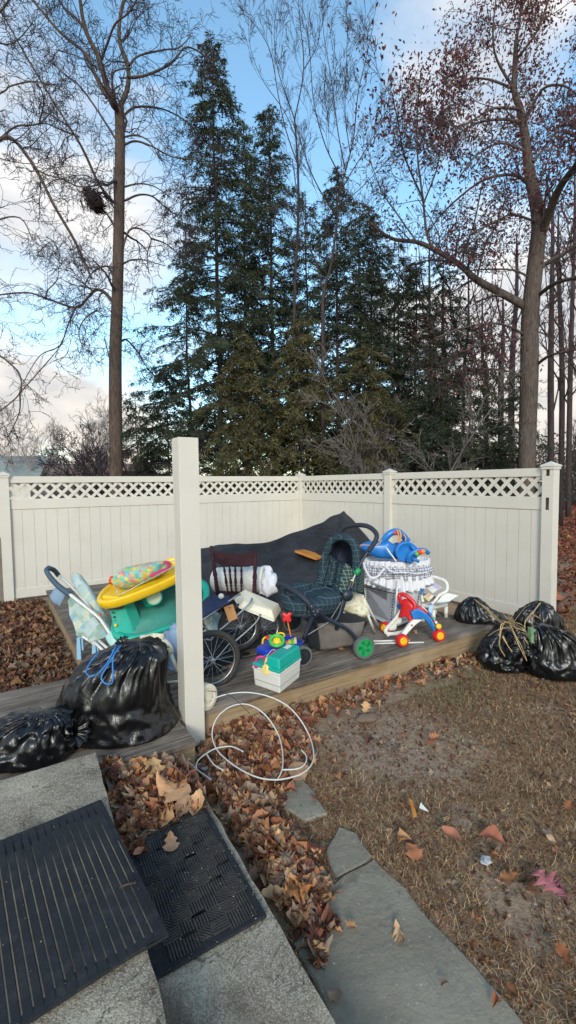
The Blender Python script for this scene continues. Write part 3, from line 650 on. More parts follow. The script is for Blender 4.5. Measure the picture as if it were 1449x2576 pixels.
def bare_tree(name, label, Y, trunk, tw_, limbs, st, seed, bark, twig, lev=2, per_m=3.0, L0=1.5, dep=2.5, group=None, leafy=None):
    rnd = random.Random(seed); base = P(trunk[0][0], trunk[0][1], Y); base.z = -.1
    rt = root(name, (base.x, base.y, 0), label, 'tree', group)
    px = Y/F; m = MB(); tr = [base] + [P(x, y, Y) for x, y in trunk[1:]]
    tp = smooth_path(tr, 5); rs = [w*px/2 for w in tw_]; rr = []
    for i in range(len(tp)): t = i/(len(tp)-1)*(len(rs)-1); j = min(int(t), len(rs)-2); rr.append(rs[j]+(rs[j+1]-rs[j])*(t-j))
    m.tube(tp, rr, 12); m.build('trunk', bark, rt, smooth=True)
    tw = Twigs(); lm = Twigs()
    for w0, w1, pl in limbs:
        w0, w1 = w0*.88, w1*.8
        pts = px_limb(pl, Y, rnd, dep); r0, r1 = w0*px/2, w1*px/2
        lm.limb(pts, r0, r1, 8); dress(tw, pts, r0, r1, lev, st, rnd, per_m, L0)
    dress(tw, tp[int(len(tp)*.35):], rr[0]*.5, rr[-1], lev, st, rnd, per_m*.6, L0*.9, 0)
    lm.build('limb', bark, rt); c = tw.build('crown', twig, rt)
    return rt, tw
CAT = dict(wig=.30, grav=[-.25, -.1, .05, 0], kids=[0, 3, 4, 4], spread=(.4, 1.1), ratio=(.55, .9), rmin=.0048)
L = [(16,6,[(296,275),(280,255),(250,150),(215,75),(200,-10),(190,-90)]), (11,5,[(270,245),(240,190),(215,135),(150,80),(82,0),(30,-60)]),
 (14,8,[(302,268),(320,225),(322,170),(300,100),(305,25),(320,-20),(330,-90)]), (8,3,[(322,195),(365,190),(430,160),(465,120),(500,130),(535,160)]), (6,3,[(325,165),(350,140),(415,125),(450,120),(480,90)]),
 (7,3,[(255,150),(270,110),(290,60),(325,30),(360,-30)]), (8,4,[(215,75),(190,45),(150,5),(120,-60)]), (6,3,[(285,250),(283,190),(300,175),(330,172)]),
 (7,2.5,[(312,290),(340,270),(390,270),(435,285),(480,315),(500,350)]), (6,2.5,[(312,365),(340,355),(380,367),(435,395),(500,400)]), (5,2,[(312,345),(345,340),(380,360),(400,400)]),
 (6,2.5,[(314,505),(350,490),(385,495),(420,525),(450,540),(455,500)]), (5,2,[(314,470),(350,462),(390,470),(435,500)]), (6,2.5,[(310,620),(325,580),(350,575),(380,600),(370,640),(375,690)]), (5,2,[(380,600),(420,615),(460,650)]),
 (5,2,[(310,664),(330,654),(360,654),(415,669)]), (10,5,[(286,762),(262,735),(240,730),(220,750),(190,774),(115,750),(65,736),(-20,744)]), (6,2.5,[(288,704),(270,670),(235,684),(215,714),(212,750)]),
 (5,2,[(190,774),(170,820),(150,870),(100,895),(60,960)]), (5,2,[(115,750),(120,730),(145,700),(150,640)]), (4.5,2,[(245,780),(215,800),(198,835),(210,880)]),
 (6,3,[(306,858),(320,856),(350,890),(370,925),(410,965)]), (4,2,[(350,890),(358,868),(372,858)]), (6,2.5,[(291,350),(240,270),(195,210),(165,190),(120,150)]),
 (8,3,[(286,510),(250,465),(220,400),(200,360),(175,320),(125,240),(80,165),(20,60),(-20,-20)]), (5,2,[(175,320),(120,285),(97,285)]), (5,2,[(200,345),(150,325),(110,310),(60,320)]), (7,4,[(288,570),(270,540),(252,525)]),
 (4,3,[(288,505),(286,460),(287,420)]), (5,2,[(297,540),(275,500),(280,470)]), (4,2,[(97,315),(110,250),(85,205),(25,217)]), (4,2,[(250,465),(200,470),(150,450),(110,470)]), (4,2,[(275,900),(265,860),(263,845)])]
cat_root, _ = bare_tree('bare_tree', 'tall bare tree with curling branches and a nest, left of the evergreens', 11, [(288,1195),(290,950),(295,754),(300,525),(302,350),(300,268)], [33,31,27,25,23,22], L, CAT, 4, bark_g, twig_c, lev=3, per_m=2.9, L0=1.2, dep=2.2)
L = [(11,7,[(-160,500),(-60,395),(0,350),(35,352),(90,425),(135,515),(190,610),(230,700)]), (6,3,[(0,350),(40,318),(95,312),(130,280)]), (6,3,[(-150,900),(-40,880),(0,895),(30,919),(50,944),(50,989),(0,1034),(-40,1060)]), (4,2,[(50,989),(125,904),(160,860)]),
 (5,3,[(-150,300),(0,235),(25,217),(85,205),(130,215)]), (5,3,[(-150,640),(-20,560),(50,548),(80,600)]), (6,3,[(-150,200),(-60,80),(10,20),(40,-40)]), (5,2,[(50,989),(48,1040),(20,1100)]), (5,2,[(90,425),(120,440),(180,455)]), (6,3,[(-150,100),(-40,100),(30,110),(80,60)])]
bare_tree('bare_tree', 'bare tree reaching in over the left edge of the photo', 9.0, [(-160,1200),(-165,900),(-160,500),(-170,100)], [40,34,28,16], L, CAT, 9, bark_g, twig_c, lev=3, per_m=2.6, L0=1.15, dep=1.5)
# nest of dry leaves
nb = P(238, 505, 11.2); m = MB(); rnd = random.Random(2)
for i in range(420):
    d = Vector((rnd.gauss(0,1), rnd.gauss(0,1), rnd.gauss(0,1.2))).normalized()*rnd.uniform(.05, .23); d.z *= 1.25; q = nb+d+Vector((-d.z*.4,0,0)); e = rdir(d, 1.3, rnd)*rnd.uniform(.06, .14)
    m.tube([q-e, q, q+e*.8+Vector((0,0,-.02))], [.008, .016, .004], 4)
tag(m.build('nest', plain('nest_litter', hx('3a2c26'), .9, .3, 9, 0)), 'ball of twigs and leaves lodged beside the bare trunk', 'nest')
# conifers
def conifer(name, label, loc, H, Rb, seed, pal, group, bare=.12, dens=1.0, top=.9, droop=.35):
    rnd = random.Random(seed); rg = np.random.default_rng(seed); rt = root(name, loc, label, 'tree', group); bx, by, bz = loc
    tp = [Vector((bx+.12*noise.noise(Vector((i*.4, seed, 0))), by, bz-.1+H*i/10)) for i in range(11)]
    tw = Twigs(); tw.limb(tp, .0075*H, .01, 8); n_l = int(H*17*dens); PT = []; DR = []; LN = []
    for i in range(n_l):
        az_ = rnd.uniform(0, 2*math.pi); t = bare + (1-bare)*((i+rnd.random())/n_l); z = H*t; env = Rb*((1-t)**top)*(.55+.45*min(1, (t-bare)/.12))+.12; Lb = env*rnd.choice((rnd.uniform(.75, 1.2), rnd.uniform(.4, .9)))*(1+.35*noise.noise(Vector((math.cos(az_)*1.2, math.sin(az_)*1.2, z*.55+seed))))
        az = az_; d = Vector((math.cos(az), math.sin(az), rnd.uniform(-.35, .6))).normalized(); p = Vector((bx, by, bz+z)); pts = [p]; st = Lb/5
        for k in range(5): d = (d + Vector((rnd.gauss(0,.08), rnd.gauss(0,.08), -droop*.35))).normalized(); pts.append(pts[-1]+d*st)
        tw.limb(pts, .012+.006*Lb, .004, 3)
        ns = int(Lb*13*dens)+3
        for j in range(ns):
            s_ = rnd.uniform(.12, 1)*5; k = min(int(s_), 4); q = pts[k].lerp(pts[k+1], s_-k); sd = (pts[k+1]-pts[k]).normalized(); side = Vector((-sd.y, sd.x, 0)).normalized()*(1 if rnd.random() < .5 else -1)
            dd = (sd*rnd.uniform(.4, 1.1)+side*rnd.uniform(.4, 1)+Vector((0,0,rnd.uniform(-.55, .05)))).normalized(); ls = rnd.uniform(.22, .5)*(1.15-.5*s_/5)*(.6+.4*min(1, Lb))
            PT.append(tuple(q)); DR.append(tuple(dd)); LN.append(ls)
    PT = np.array(PT); DR = np.array(DR); LN = np.array(LN); n = len(PT); K = 13
    # each spray: a stem with short flat leaf blades either side
    t = rg.uniform(.05, 1.0, (n, K)); base = PT[:,None,:] + DR[:,None,:]*(t*LN[:,None])[:,:,None]; base[:,:,2] -= .12*(t**2)*LN[:,None]
    a = rg.normal(0, 1, (n, K, 3)); a[:,:,2] = a[:,:,2]*.4-.25; a = a/np.linalg.norm(a, axis=2)[:,:,None]*.75 + DR[:,None,:]*.6; a /= np.linalg.norm(a, axis=2)[:,:,None]
    ln = rg.uniform(.07, .15, (n, K, 1)); w = np.cross(a, rg.normal(0, 1, (n, K, 3))); w /= np.linalg.norm(w, axis=2)[:,:,None]; w *= rg.uniform(.008, .017, (n, K, 1))
    v = np.stack([base-w*.5, base+a*ln*.5-w, base+a*ln, base+a*ln*.5+w], 2).reshape(-1,3); f = np.arange(len(v)).reshape(-1,4)
    cl = pal[rg.integers(0, len(pal), n)]*rg.uniform(.75, 1.2, (n,1)); col = np.repeat(cl, K*4, 0)
    cr_ = np_mesh('crown', needle_d, v, f, col, parent=rt); tw.build('trunk', bark_d, rt)
    return rt
GD = np.array([hx('44503f'), hx('4e5845'), hx('3b483a'), hx('5b6048'), hx('4a5446')]); GO = np.array([hx('5e5c3e'), hx('6b6646'), hx('50523a'), hx('76704c'), hx('5c583f')])
def at(px, Y): p = P(px, 1200, Y); return (p.x, Y, 0)
def hgt(py, Y, px=600): return P(px, py, Y).z
specs = [('tallest dark evergreen, its pointed top rising highest of the evergreens', 555, 13.5, 85, 3.1, GD, 1.0), ('dark evergreen close behind the tallest one on its right, with a blunt top', 690, 14.5, 262, 2.7, GD, .95),
 ('dark evergreen with a narrow top behind the slender bare tree', 850, 14.5, 425, 2.6, GD, .95), ('dark evergreen fourth from the left by height, sloping down to the oak', 935, 16, 520, 2.7, GD, .95),
 ('low dark evergreen just right of the leaning oak limb\'s shadow side', 1045, 15, 655, 2.7, GD, .95), ('small dark evergreen standing left of the oak trunk', 1180, 16, 800, 2.5, GD, .9),
 ('low dark evergreen right behind the oak trunk', 1290, 14, 930, 1.9, GD, .9), ('low dark evergreen between the bare trunk and the tallest evergreen', 425, 14, 925, 2.2, GD, 1.0),
 ('olive coloured shaggy evergreen low behind the lone post', 620, 11.6, 835, 2.0, GO, 1.2), ('olive coloured shaggy evergreen behind the fence corner', 760, 11.9, 800, 2.1, GO, 1.2), ('olive coloured shaggy evergreen behind the middle fence post', 915, 12.2, 860, 2.1, GO, 1.1), ('dark low evergreen behind the right fence panel', 1085, 12.8, 890, 2.0, GD, 1.0),
 ('', 1215, 13.2, 955, 1.9, GD, 1.0), ('', 480, 17, 560, 2.6, GD, .8), ('', 775, 17.5, 480, 2.8, GD, .8), ('', 1000, 18.5, 600, 3.2, GD, .9),
 ('', 625, 15.5, 300, 3.0, GD, .9), ('', 905, 17, 500, 3.2, GD, .9), ('', 1110, 17.5, 640, 3.2, GD, .9), ('', 345, 14.5, 985, 1.8, GD, .9)]
labels = ['tallest dark evergreen, its pointed top rising above all the other evergreens', 'dark evergreen just right of the tallest one', 'dark evergreen with a narrow top behind the slender bare tree', 'dark evergreen directly right of the slender bare tree',
 'dark evergreen under the big leaning limb of the oak', 'sparse dark evergreen close to the left of the oak trunk', 'low dark evergreen right beside and behind the oak trunk', 'low dark evergreen just right of the tall curly branched bare trunk',
 'olive shaggy evergreen low behind the lone white post', 'olive shaggy evergreen behind the fence corner', 'olive shaggy evergreen behind the middle post of the right fence run', 'low dark evergreen behind the right fence panel', 'lowest dark evergreen, just left of the foot of the oak trunk', 'distant evergreen half hidden to the left behind the tallest one', 'distant evergreen filling the gap between the two tree tops right of the tallest', 'distant evergreen farthest back behind the big leaning limb of the oak', 'evergreen squeezed in between the two highest evergreen tops', 'broad distant evergreen showing just right of the slender bare tree trunk', 'broad distant evergreen in the gap left of the oak trunk', 'lowest dark evergreen right at the foot of the tall curly branched trunk']
for i, (s_, px, Y, py, Rb, pal, dn) in enumerate(specs):
    conifer('evergreen_tree', labels[i], at(px, Y), hgt(py, Y, px), Rb, 20+i, pal, 'evergreens behind the fence', bare=.06 if pal is GO else .2 if i < 5 else .08, dens=dn*(1.15 if pal is GO else 1.0), top=.62 if pal is GO else .72, droop=.6 if pal is GO else .4)
# slender bare tree and its neighbour
BIR = dict(wig=.12, grav=[.1, .2, .3, .2], kids=[0, 3, 4, 4], spread=(.2, .65), ratio=(.55, .9), rmin=.004)
L = [(7,3,[(814,739),(799,674),(774,604),(750,500),(735,400)]), (6,2,[(869,430),(889,350),(900,240),(920,150),(940,60)]), (5,2,[(869,430),(850,330),(835,210),(815,90),(810,20)]), (5,2,[(849,500),(880,440),(930,360),(975,270),(985,180)]), (5,2,[(860,450),(820,370),(790,260),(780,140),(770,60)]),
 (5,2,[(849,550),(800,470),(770,400),(740,300),(715,220)]), (4,1.5,[(880,380),(868,280),(872,150),(875,50)]), (4,1.5,[(849,520),(900,480),(960,420),(1010,360)]), (4,1.5,[(832,669),(870,600),(910,540),(940,470)]), (4,1.5,[(844,604),(800,560),(770,530),(740,520)])]
bare_tree('bare_tree', 'slender bare tree fanning fine upright twigs into the blue above the evergreens', 12, [(812,1190),(812,854),(814,739),(832,669),(849,550),(849,500),(869,430)], [10,9,8,6,5,4,3], [(a*.7,b*.7,c) for a,b,c in L], BIR, 12, bark_d, twig_c, lev=3, per_m=2.4, L0=1.1, dep=1.5)
L = [(6,2,[(741,300),(764,175),(754,50),(750,-20)]), (5,2,[(749,415),(720,330),(700,240),(680,130),(640,60),(605,30)]), (4,1.5,[(745,350),(715,280),(660,200),(630,120),(625,40)]), (4,1.5,[(741,300),(700,180),(690,80),(700,-10)]), (4,1.5,[(764,175),(800,110),(805,30)])]
bare_tree('bare_tree', 'thin bare tree whose twigs cross the sky right of the tallest evergreen', 12.8, [(735,1190),(740,800),(750,550),(749,415),(741,300)], [8,7,6,5,4], [(a*.65,b*.65,c) for a,b,c in L], BIR, 13, bark_d, twig_c, lev=3, per_m=2.0, L0=1.0, dep=1.2)
# oak with clinging dark red leaves
OAK = dict(wig=.2, grav=[.05, .1, .15, .1], kids=[0, 4, 4, 4], spread=(.35, 1.05), ratio=(.42, .75), rmin=.006)
def foliage(rt, tips, rg, n_per, keep, sz, pal, spread=.16, name='foliage'):
    tips = np.array([tuple(t) for t in tips]); tips = tips[rg.random(len(tips)) < keep(tips)]; n = len(tips)*n_per
    c = np.repeat(tips, n_per, 0) + rg.normal(0, spread, (n,3)); a = rg.normal(0,1,(n,3)); a[:,2] -= .6; a /= np.linalg.norm(a,axis=1)[:,None]; b = np.cross(a, rg.normal(0,1,(n,3))); b /= np.linalg.norm(b,axis=1)[:,None]
    s_ = np.clip(rg.lognormal(math.log(sz), .25, (n,1)), 0, sz*1.2); v = np.stack([c-a*s_, c-a*s_*.1+b*s_*.5, c+a*s_*.35+b*s_*.22, c+a*s_, c+a*s_*.3-b*s_*.3, c-b*s_*.5], 1).reshape(-1,3)
    f = (np.array([[0,1,2,5],[5,2,3,4]])[None]+np.arange(n)[:,None,None]*6).reshape(-1,4); col = np.repeat(pal[rg.integers(0,len(pal),n)]*rg.uniform(.7,1.2,(n,1)), 6, 0)
    return np_mesh(name, oak_leaf_m, v, f, col, parent=rt)
L = [(22,13,[(1360,600),(1404,480),(1460,400),(1500,300)]), (16,8,[(1350,679),(1389,654),(1449,619),(1520,570)]), (12,7,[(1352,745),(1394,714),(1449,699),(1520,690)]), (9,5,[(1349,919),(1384,894),(1449,879),(1520,850)]), (5,3,[(1352,834),(1374,844),(1414,881)]),
 (24,8,[(1328,775),(1274,744),(1199,704),(1154,664),(1094,629),(1049,609),(985,600),(930,560)]), (8,4,[(1325,845),(1274,819),(1224,814),(1149,829),(1100,850)]), (6,3,[(1318,849),(1249,864),(1174,876)]), (7,3,[(1318,949),(1264,931),(1174,929),(1120,945)]), (6,3,[(1332,699),(1289,679),(1199,679),(1150,690)]),
 (10,4,[(1344,490),(1314,450),(1269,440),(1204,460),(1124,525),(1080,580)]), (8,3,[(1316,310),(1264,300),(1199,310),(1149,340),(1089,375)]), (8,3,[(1309,275),(1244,272),(1194,300),(1140,330)]), (9,4,[(1324,300),(1364,225),(1414,215),(1449,235)]), (8,3,[(1294,225),(1250,150),(1240,80),(1250,-20)]),
 (8,3,[(1299,150),(1350,80),(1380,0),(1400,-60)]), (7,3,[(1331,425),(1400,330),(1460,260)]), (7,3,[(1294,225),(1230,200),(1170,200),(1120,230)]), (7,3,[(1320,380),(1260,360),(1200,390),(1160,440)]), (8,4,[(1094,629),(1074,590),(1064,500),(1051,400),(1049,300),(1059,175)]), (5,2,[(1064,500),(1020,400),(1000,300),(985,230)]), (5,2,[(1066,510),(1100,420),(1110,330),(1110,230)]),
 (5,2,[(1154,664),(1190,570),(1210,480),(1230,400)]), (6,3,[(1199,704),(1220,620),(1250,560),(1270,500)]), (5,2,[(1049,609),(1000,540),(960,480),(930,400)]), (9,4,[(1299,100),(1310,20),(1305,-60)]), (7,3,[(1351,560),(1290,540),(1240,560),(1180,590)]), (6,3,[(1344,490),(1380,400),(1400,330)])]
oak, tw = bare_tree('oak_tree', 'large oak on the right still holding dark red brown leaves', 11.5, [(1322,1185),(1331,954),(1333,804),(1348,650),(1356,560),(1344,490),(1331,425),(1322,350),(1309,275),(1294,225),(1299,100)], [36,42,40,36,34,28,24,20,16,13,10], L, OAK, 31, bark_o, twig_o, lev=3, per_m=2.3, L0=1.25, dep=2.5)
zc = P(1300, 640, 11.5).z; rg = np.random.default_rng(5)
def keep(t):
    z = t[:,2]; hi = P(1300, 330, 11.5).z; k = np.interp(z, [P(1300,820,11.5).z, zc, hi, hi+2], [.05, .14, .26, .6]); nn = np.array([noise.noise(Vector(tuple(q))*.8) for q in t]); return np.clip(k + nn*.6, 0, 1)
OL = np.array([hx('70444a'), hx('7d4d48'), hx('603a42'), hx('8a5c50'), hx('6c4448'), hx('563640')])
foliage(oak, tw.tips, rg, 4, keep, .045, OL, .25)
# background trunks, shrubs
BG = dict(wig=.12, grav=[.1, .2, .3, .2], kids=[0, 4, 5, 5], spread=(.25, .8), ratio=(.4, .7), rmin=.008)
rnd = random.Random(77); k = 0
bgl = [(1390,19,[16,9]), (1412,17,[14,8]), (1432,21,[13,7]), (1262,17,[15,9]), (1288,20,[16,9]), (1225,20,[11,7]), (1165,19,[9,6]), (1128,18,[11,6]), (1078,20,[10,6]), (1000,19,[10,6]), (1460,16,[16,9])]
nm = ['thin bare trunk farthest right in the gap beside the oak', '']
for j, (px, Y, ws) in enumerate(bgl):
    rr = random.Random(j+50); x1 = px+rr.uniform(-14, 14); top = rr.uniform(420, 640) if px > 1340 else rr.uniform(560, 760)
    L = [(5,2,[(px+rr.uniform(-3,3), y0), (px+rr.choice((-1,1))*rr.uniform(15,35), y0-60), (px+rr.choice((-1,1))*rr.uniform(25,60), y0-160)]) for y0 in [rr.uniform(top+40, 1050) for _ in range(6)]]
    bare_tree('bare_tree', 'thin bare background trunk in the woods on the right', Y, [(px,1200),(px+rr.uniform(-6,6),950),(x1,top+150),(x1,top)], [ws[0], ws[0]*.9, ws[1], 3], L, BG, 60+j, bark_d, twig_o, lev=2, per_m=1.4, L0=1.3, dep=1.5, group='thin background trunks of the woods on the right')
SH = dict(wig=.16, grav=[.05, .15, .25, .1], kids=[0, 5, 6, 5], spread=(.3, .8), ratio=(.45, .75), rmin=.006)
def shrub(label, px, Y, py, wd, seed, mat, n=12, lev=2, name='bare_shrub'):
    rr = random.Random(seed); loc = at(px, Y); rt = root(name, loc, label, 'shrub'); tw = Twigs(); H = hgt(py, Y, px)
    for i in range(n):
        a = rr.uniform(0, 6.28); d = Vector((math.cos(a)*wd, math.sin(a)*wd, 1.0)).normalized(); p = Vector(loc)+Vector((math.cos(a)*.15, math.sin(a)*.15, 0)); pts = [p]
        for k in range(6): d = (d + Vector((rr.gauss(0,.1), rr.gauss(0,.1), .05))).normalized(); pts.append(pts[-1]+d*H*rr.uniform(.8, 1.1)/6.2)
        tw.limb(pts, .03, .008, 5); dress(tw, pts, .03, .008, lev, SH, rr, 4, H*.28, .25)
    tw.build('branches', mat, rt); return rt
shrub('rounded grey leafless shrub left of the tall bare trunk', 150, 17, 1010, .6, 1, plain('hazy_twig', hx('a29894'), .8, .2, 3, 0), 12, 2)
shrub('brown leafless thicket between the tall bare trunk and the lone post', 360, 13, 1060, .8, 2, twig_c, 14, 2)
shrub('pale tangled bare bush in front of the dark evergreens on the right', 985, 11.3, 900, .8, 3, plain('grey_twig', hx('6d6462'), .8, .2, 3, 0), 5, 2)
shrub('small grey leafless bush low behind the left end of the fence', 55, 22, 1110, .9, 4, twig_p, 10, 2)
shrub('leafless thicket on the right beyond the oak trunk', 1415, 26, 1060, .7, 6, twig_o, 14, 2)
shrub('dark tangled brush at the far right edge of the lawn', 1462, 30, 1120, .9, 7, twig_o, 14, 2)
# the far wood behind everything
rg = np.random.default_rng(8); n = 60000
X = rg.uniform(-26, 60, n); Yp = rg.uniform(30, 38, n); edge = 2.2 + 1.3*np.array([noise.noise(Vector((x*.25, 0, 5))) for x in X]) + np.where(X > 4, 2.2, 0) ; Z = rg.uniform(0, 1, n)**1.1*edge
c = np.stack([X, Yp, Z], 1); a = rg.normal(0,1,(n,3)); a /= np.linalg.norm(a,axis=1)[:,None]; b = np.cross(a, rg.normal(0,1,(n,3))); b /= np.linalg.norm(b,axis=1)[:,None]; s_ = .14
v = np.stack([c-a*s_, c+b*s_*.35, c+a*s_, c-b*s_*.35], 1).reshape(-1,3); pal = np.array([hx('4a4038'), hx('5b4a42'), hx('3c3a30'), hx('685448')])
o = np_mesh('far_woods', needle_d, v, np.arange(len(v)).reshape(-1,4), np.repeat(pal[rg.integers(0,4,n)], 4, 0), loc=Vector((10,34,0))); tag(o, 'low brown and green woods far beyond the fence', 'woods', kind='stuff')
# houses far behind the left fence
def house(label, px, Y, w, d, eave, ridge, wallc, roofc, rz, wins):
    loc = Vector(at(px, Y)); rt = root('house', loc, label, 'house', rz=rz); T = Matrix.Translation(loc) @ Matrix.Rotation(rz, 4, 'Z'); m = MB(T)
    m.box((-w/2, -d/2, 0), (w/2, d/2, eave)); m.prism([(-w/2, -d/2, eave), (-w/2, d/2, eave), (-w/2, 0, ridge-.12)], (w, 0, 0)); m.build('wall', wallc, rt)
    m = MB(T); o_ = .35
    for s_ in (-1, 1): m.hexa([(-w/2-o_, s_*(d/2+o_), eave-.12), (w/2+o_, s_*(d/2+o_), eave-.12), (w/2+o_, 0, ridge-.05), (-w/2-o_, 0, ridge-.05)], [(-w/2-o_, s_*(d/2+o_), eave+.02), (w/2+o_, s_*(d/2+o_), eave+.02), (w/2+o_, 0, ridge+.1), (-w/2-o_, 0, ridge+.1)])
    m.build('roof', roofc, rt)
    for x in wins:
        fm = MB(T).box((x-.5, -d/2-.05, 1.0), (x+.5, -d/2-.001, 2.0)).build('window', vinyl, rt); g = MB(T).box((x-.43, -d/2-.06, 1.07), (x+.43, -d/2-.051, 1.93)).build('pane', plain('dark_glass', (.03,.04,.05), .1, bump=0), rt); g.parent = fm; g.matrix_parent_inverse = Matrix()
siding = plain('pale_siding', hx('c9c6be'), .6, .04, 1, .05); 
house('low house with a brick red roof behind the foot of the bare trunk', 205, 40, 11, 7, 2.6, 3.5, siding, plain('red_roof', hx('7d5a52'), .85, .2, 3, .3), .1, (-3, 0, 3))
house('pale garage with a grey roof at the left end of the fence', -40, 17, 3.6, 4, 2.0, 2.75, siding, plain('grey_roof', hx('8d9490'), .8, .15, 3, .3), .35, (0,))
# ------------------------------------------------------------ household things
def Z1(x, y, Y): return P(90.6+.4167*x, 1268+.4167*y, Y)
def Z2(x, y, Y): return P(483+.3125*x, 1268+.3125*y, Y)
def Z3(x, y, Y): return P(845.3+.3125*x, 1268+.3125*y, Y)
def Z4(x, y, Y): return P(.4167*x, 1570+.4167*y, Y)
def Z6(x, y, Y): return P(1071.7+.2604*x, 1434+.2604*y, Y)
def Z7(x, y, Y): return P(452.8+.3125*x, 1660+.3125*y, Y)
def mm(Z, pts): return [Z(*p) for p in pts]
def cm(pts): return sum((Vector(p) for p in pts), Vector())/len(pts)
def dens(rows, k):                                    # Catmull-Rom refinement of a coarse control grid
    a = [smooth_path(r_, k) for r_ in rows]; n = len(a[0]); cols = [smooth_path([r_[i] for r_ in a], k) for i in range(n)]
    return [[cols[i][j] for i in range(n)] for j in range(len(cols[0]))]
def patch(rows, name, mat, parent, solid=.012, k=5, wr=.0, ws=9, puff=0, label=None, seed=0):
    g = dens(rows, k); n, m_ = len(g), len(g[0])
    if wr:
        for j in range(n):
            for i in range(m_): p = g[j][i]; g[j][i] = p + Vector((noise.noise(p*ws+Vector((seed,0,0))), noise.noise(p*ws+Vector((9,seed,9))), noise.noise(p*ws+Vector((5,2,seed)))))*wr
    return MB().grid(g).build(name, mat, parent, smooth=True, solid=solid, label=label)
def pad(poly, Y, th, name, mat, parent, off=None, dY=0):  # a rounded slab over a flat outline, thickness th
    pts = poly if isinstance(poly[0], Vector) else [P(*p, Y) if len(p) == 2 else P(*p) for p in poly]
    d = off or Vector((0, 1, 0)); c = cm(pts); ring = smooth_path(pts, 3, True); rs = []
    for s_, h in ((.55, -.50), (.85, -.42), (.97, -.22), (1, 0), (.97, .22), (.85, .42), (.55, .5)): rs.append([c+(p-c)*s_+d*h*th for p in ring])
    return MB().loft(rs).build(name, mat, parent, smooth=True)
plas = lambda n, h, r_=.38, **k: plain(n, hx(h), r_, k.pop('var', .05), 5, k.pop('bump', .04), 80, **k)
teal = plas('teal_plastic', '1fa38c', dirt=.35, dirtc=hx('6a7f6c')); teal_b = plas('bright_teal_plastic', '12a897'); yellow = plas('yellow_plastic', 'eebf1e', dirt=.3, dirtc=hx('a98c2c')); red = plas('red_plastic', 'd3272b'); blue = plas('blue_plastic', '2477c4', .35)
royal = plas('royal_blue_plastic', '1c3bb4'); green = plas('green_plastic', '1e9150'); white = plas('white_plastic', 'dcdad2', dirt=.25, dirtc=hx('a09a8a')); cream = plas('cream_plastic', 'd8cfb8', dirt=.3, dirtc=hx('9c917a')); orange = plas('orange_plastic', 'e8882c'); magenta = plas('magenta_plastic', 'bb2a6a')
lime = plas('lime_plastic', '45b649'); pale_y = plas('pale_yellow_plastic', 'd9c070'); dial = plas('dial_face', 'b9c4ae'); silver = plain('brushed_metal', hx('a3a5a8'), .35, .08, 8, .04, 90, metal=.8); chrome = plain('steel_spoke', hx('c3c4c6'), .3, .05, 8, 0, metal=.9)
tyre_m = plain('tyre_rubber', hx('302e2d'), .75, .2, 20, .4, 120, dirt=.5, dirtc=hx('5c5853')); dark_p = plas('dark_plastic', '22262b', .4); navy_f = plain('navy_fabric', hx('2a3350'), .85, .2, 9, .3, 160); black_f = plain('black_fabric', hx('1d1f24'), .85, .2, 9, .3, 160); grip = plain('blue_grey_grip', hx('3d5060'), .6, .1, 9, .2, 90)
denim = plain('faded_blue_cloth', hx('7f95ac'), .9, .25, 8, .35, 120); card = plain('brown_card', hx('b07c4c'), .8, .06, 9, .1); mesh_g = plain('grey_mesh', hx('7d7b7c'), .8, .15, 7, .3, 220); walnut = wood_mat('dark_chair_wood', hx('26171a'), hx('38232a'), hx('4a2f33')); board_m = wood_mat('orange_board_wood', hx('a8682e'), hx('c07c3a'), hx('cf8f4c'))
def cloth_pattern(name, cols, s, base, rough=.85):
    t = NT(name); v = t.vor(s, out='Color'); w_ = t.noise(s*.8, 4); st = [(i/len(cols), c) for i, c in enumerate(cols)]
    sp = t.node('ShaderNodeSeparateColor'); t.l.new(v, sp.inputs[0]); c = t.ramp(sp.outputs[0], st, 'CONSTANT'); c = t.mix(t.ramp(w_, [(.45, (0,0,0)), (.6, (.8,.8,.8))]), c, base)
    t.base(c); t.rough(rough); t.bump(t.noise(90, 4), .3, .004); return t.m
floral = cloth_pattern('bright_floral', [hx('e0a33c'), hx('6fb3a6'), hx('d0708a'), hx('d9c456'), hx('5fa6b4'), hx('dd7d3d'), hx('86b06a')], 38, hx('7fbfae')); pastel = cloth_pattern('pastel_print', [hx('9db3b4'), hx('86a5ae'), hx('bdbfa9'), hx('adbcbb'), hx('8ca193')], 17, hx('a9b8b3')); cream_fl = cloth_pattern('cream_floral', [hx('d9d2bb'), hx('cabf9c'), hx('e0dac6'), hx('b9b48c')], 26, hx('ddd6c2'))
def check(name, base, c1, c2, s, line=.12, wide=.45):
    t = NT(name); tc_ = t.co((1,1,1)); sp = t.node('ShaderNodeSeparateXYZ'); t.l.new(tc_, sp.inputs[0])
    ax = t.math('ADD', t.math('MULTIPLY', sp.outputs[0], s), t.math('MULTIPLY', sp.outputs[1], s*.6)); az = t.math('MULTIPLY', sp.outputs[2], s)
    fx = t.math('FRACT', ax); fz = t.math('FRACT', az); a = t.math('LESS_THAN', fx, wide); b = t.math('LESS_THAN', fz, wide)
    c = t.mix(t.math('MULTIPLY', a, .5), base, c1); c = t.mix(t.math('MULTIPLY', b, .5), c, c1)
    for f in (fx, fz): c = t.mix(t.math('MULTIPLY', t.math('LESS_THAN', t.math('ABSOLUTE', t.math('SUBTRACT', f, .72)), line/2), .6), c, c2)
    t.base(c); t.rough(.9); t.b.inputs['Specular IOR Level'].default_value = .15; t.bump(t.noise(130, 3), .3, .004); return t.m
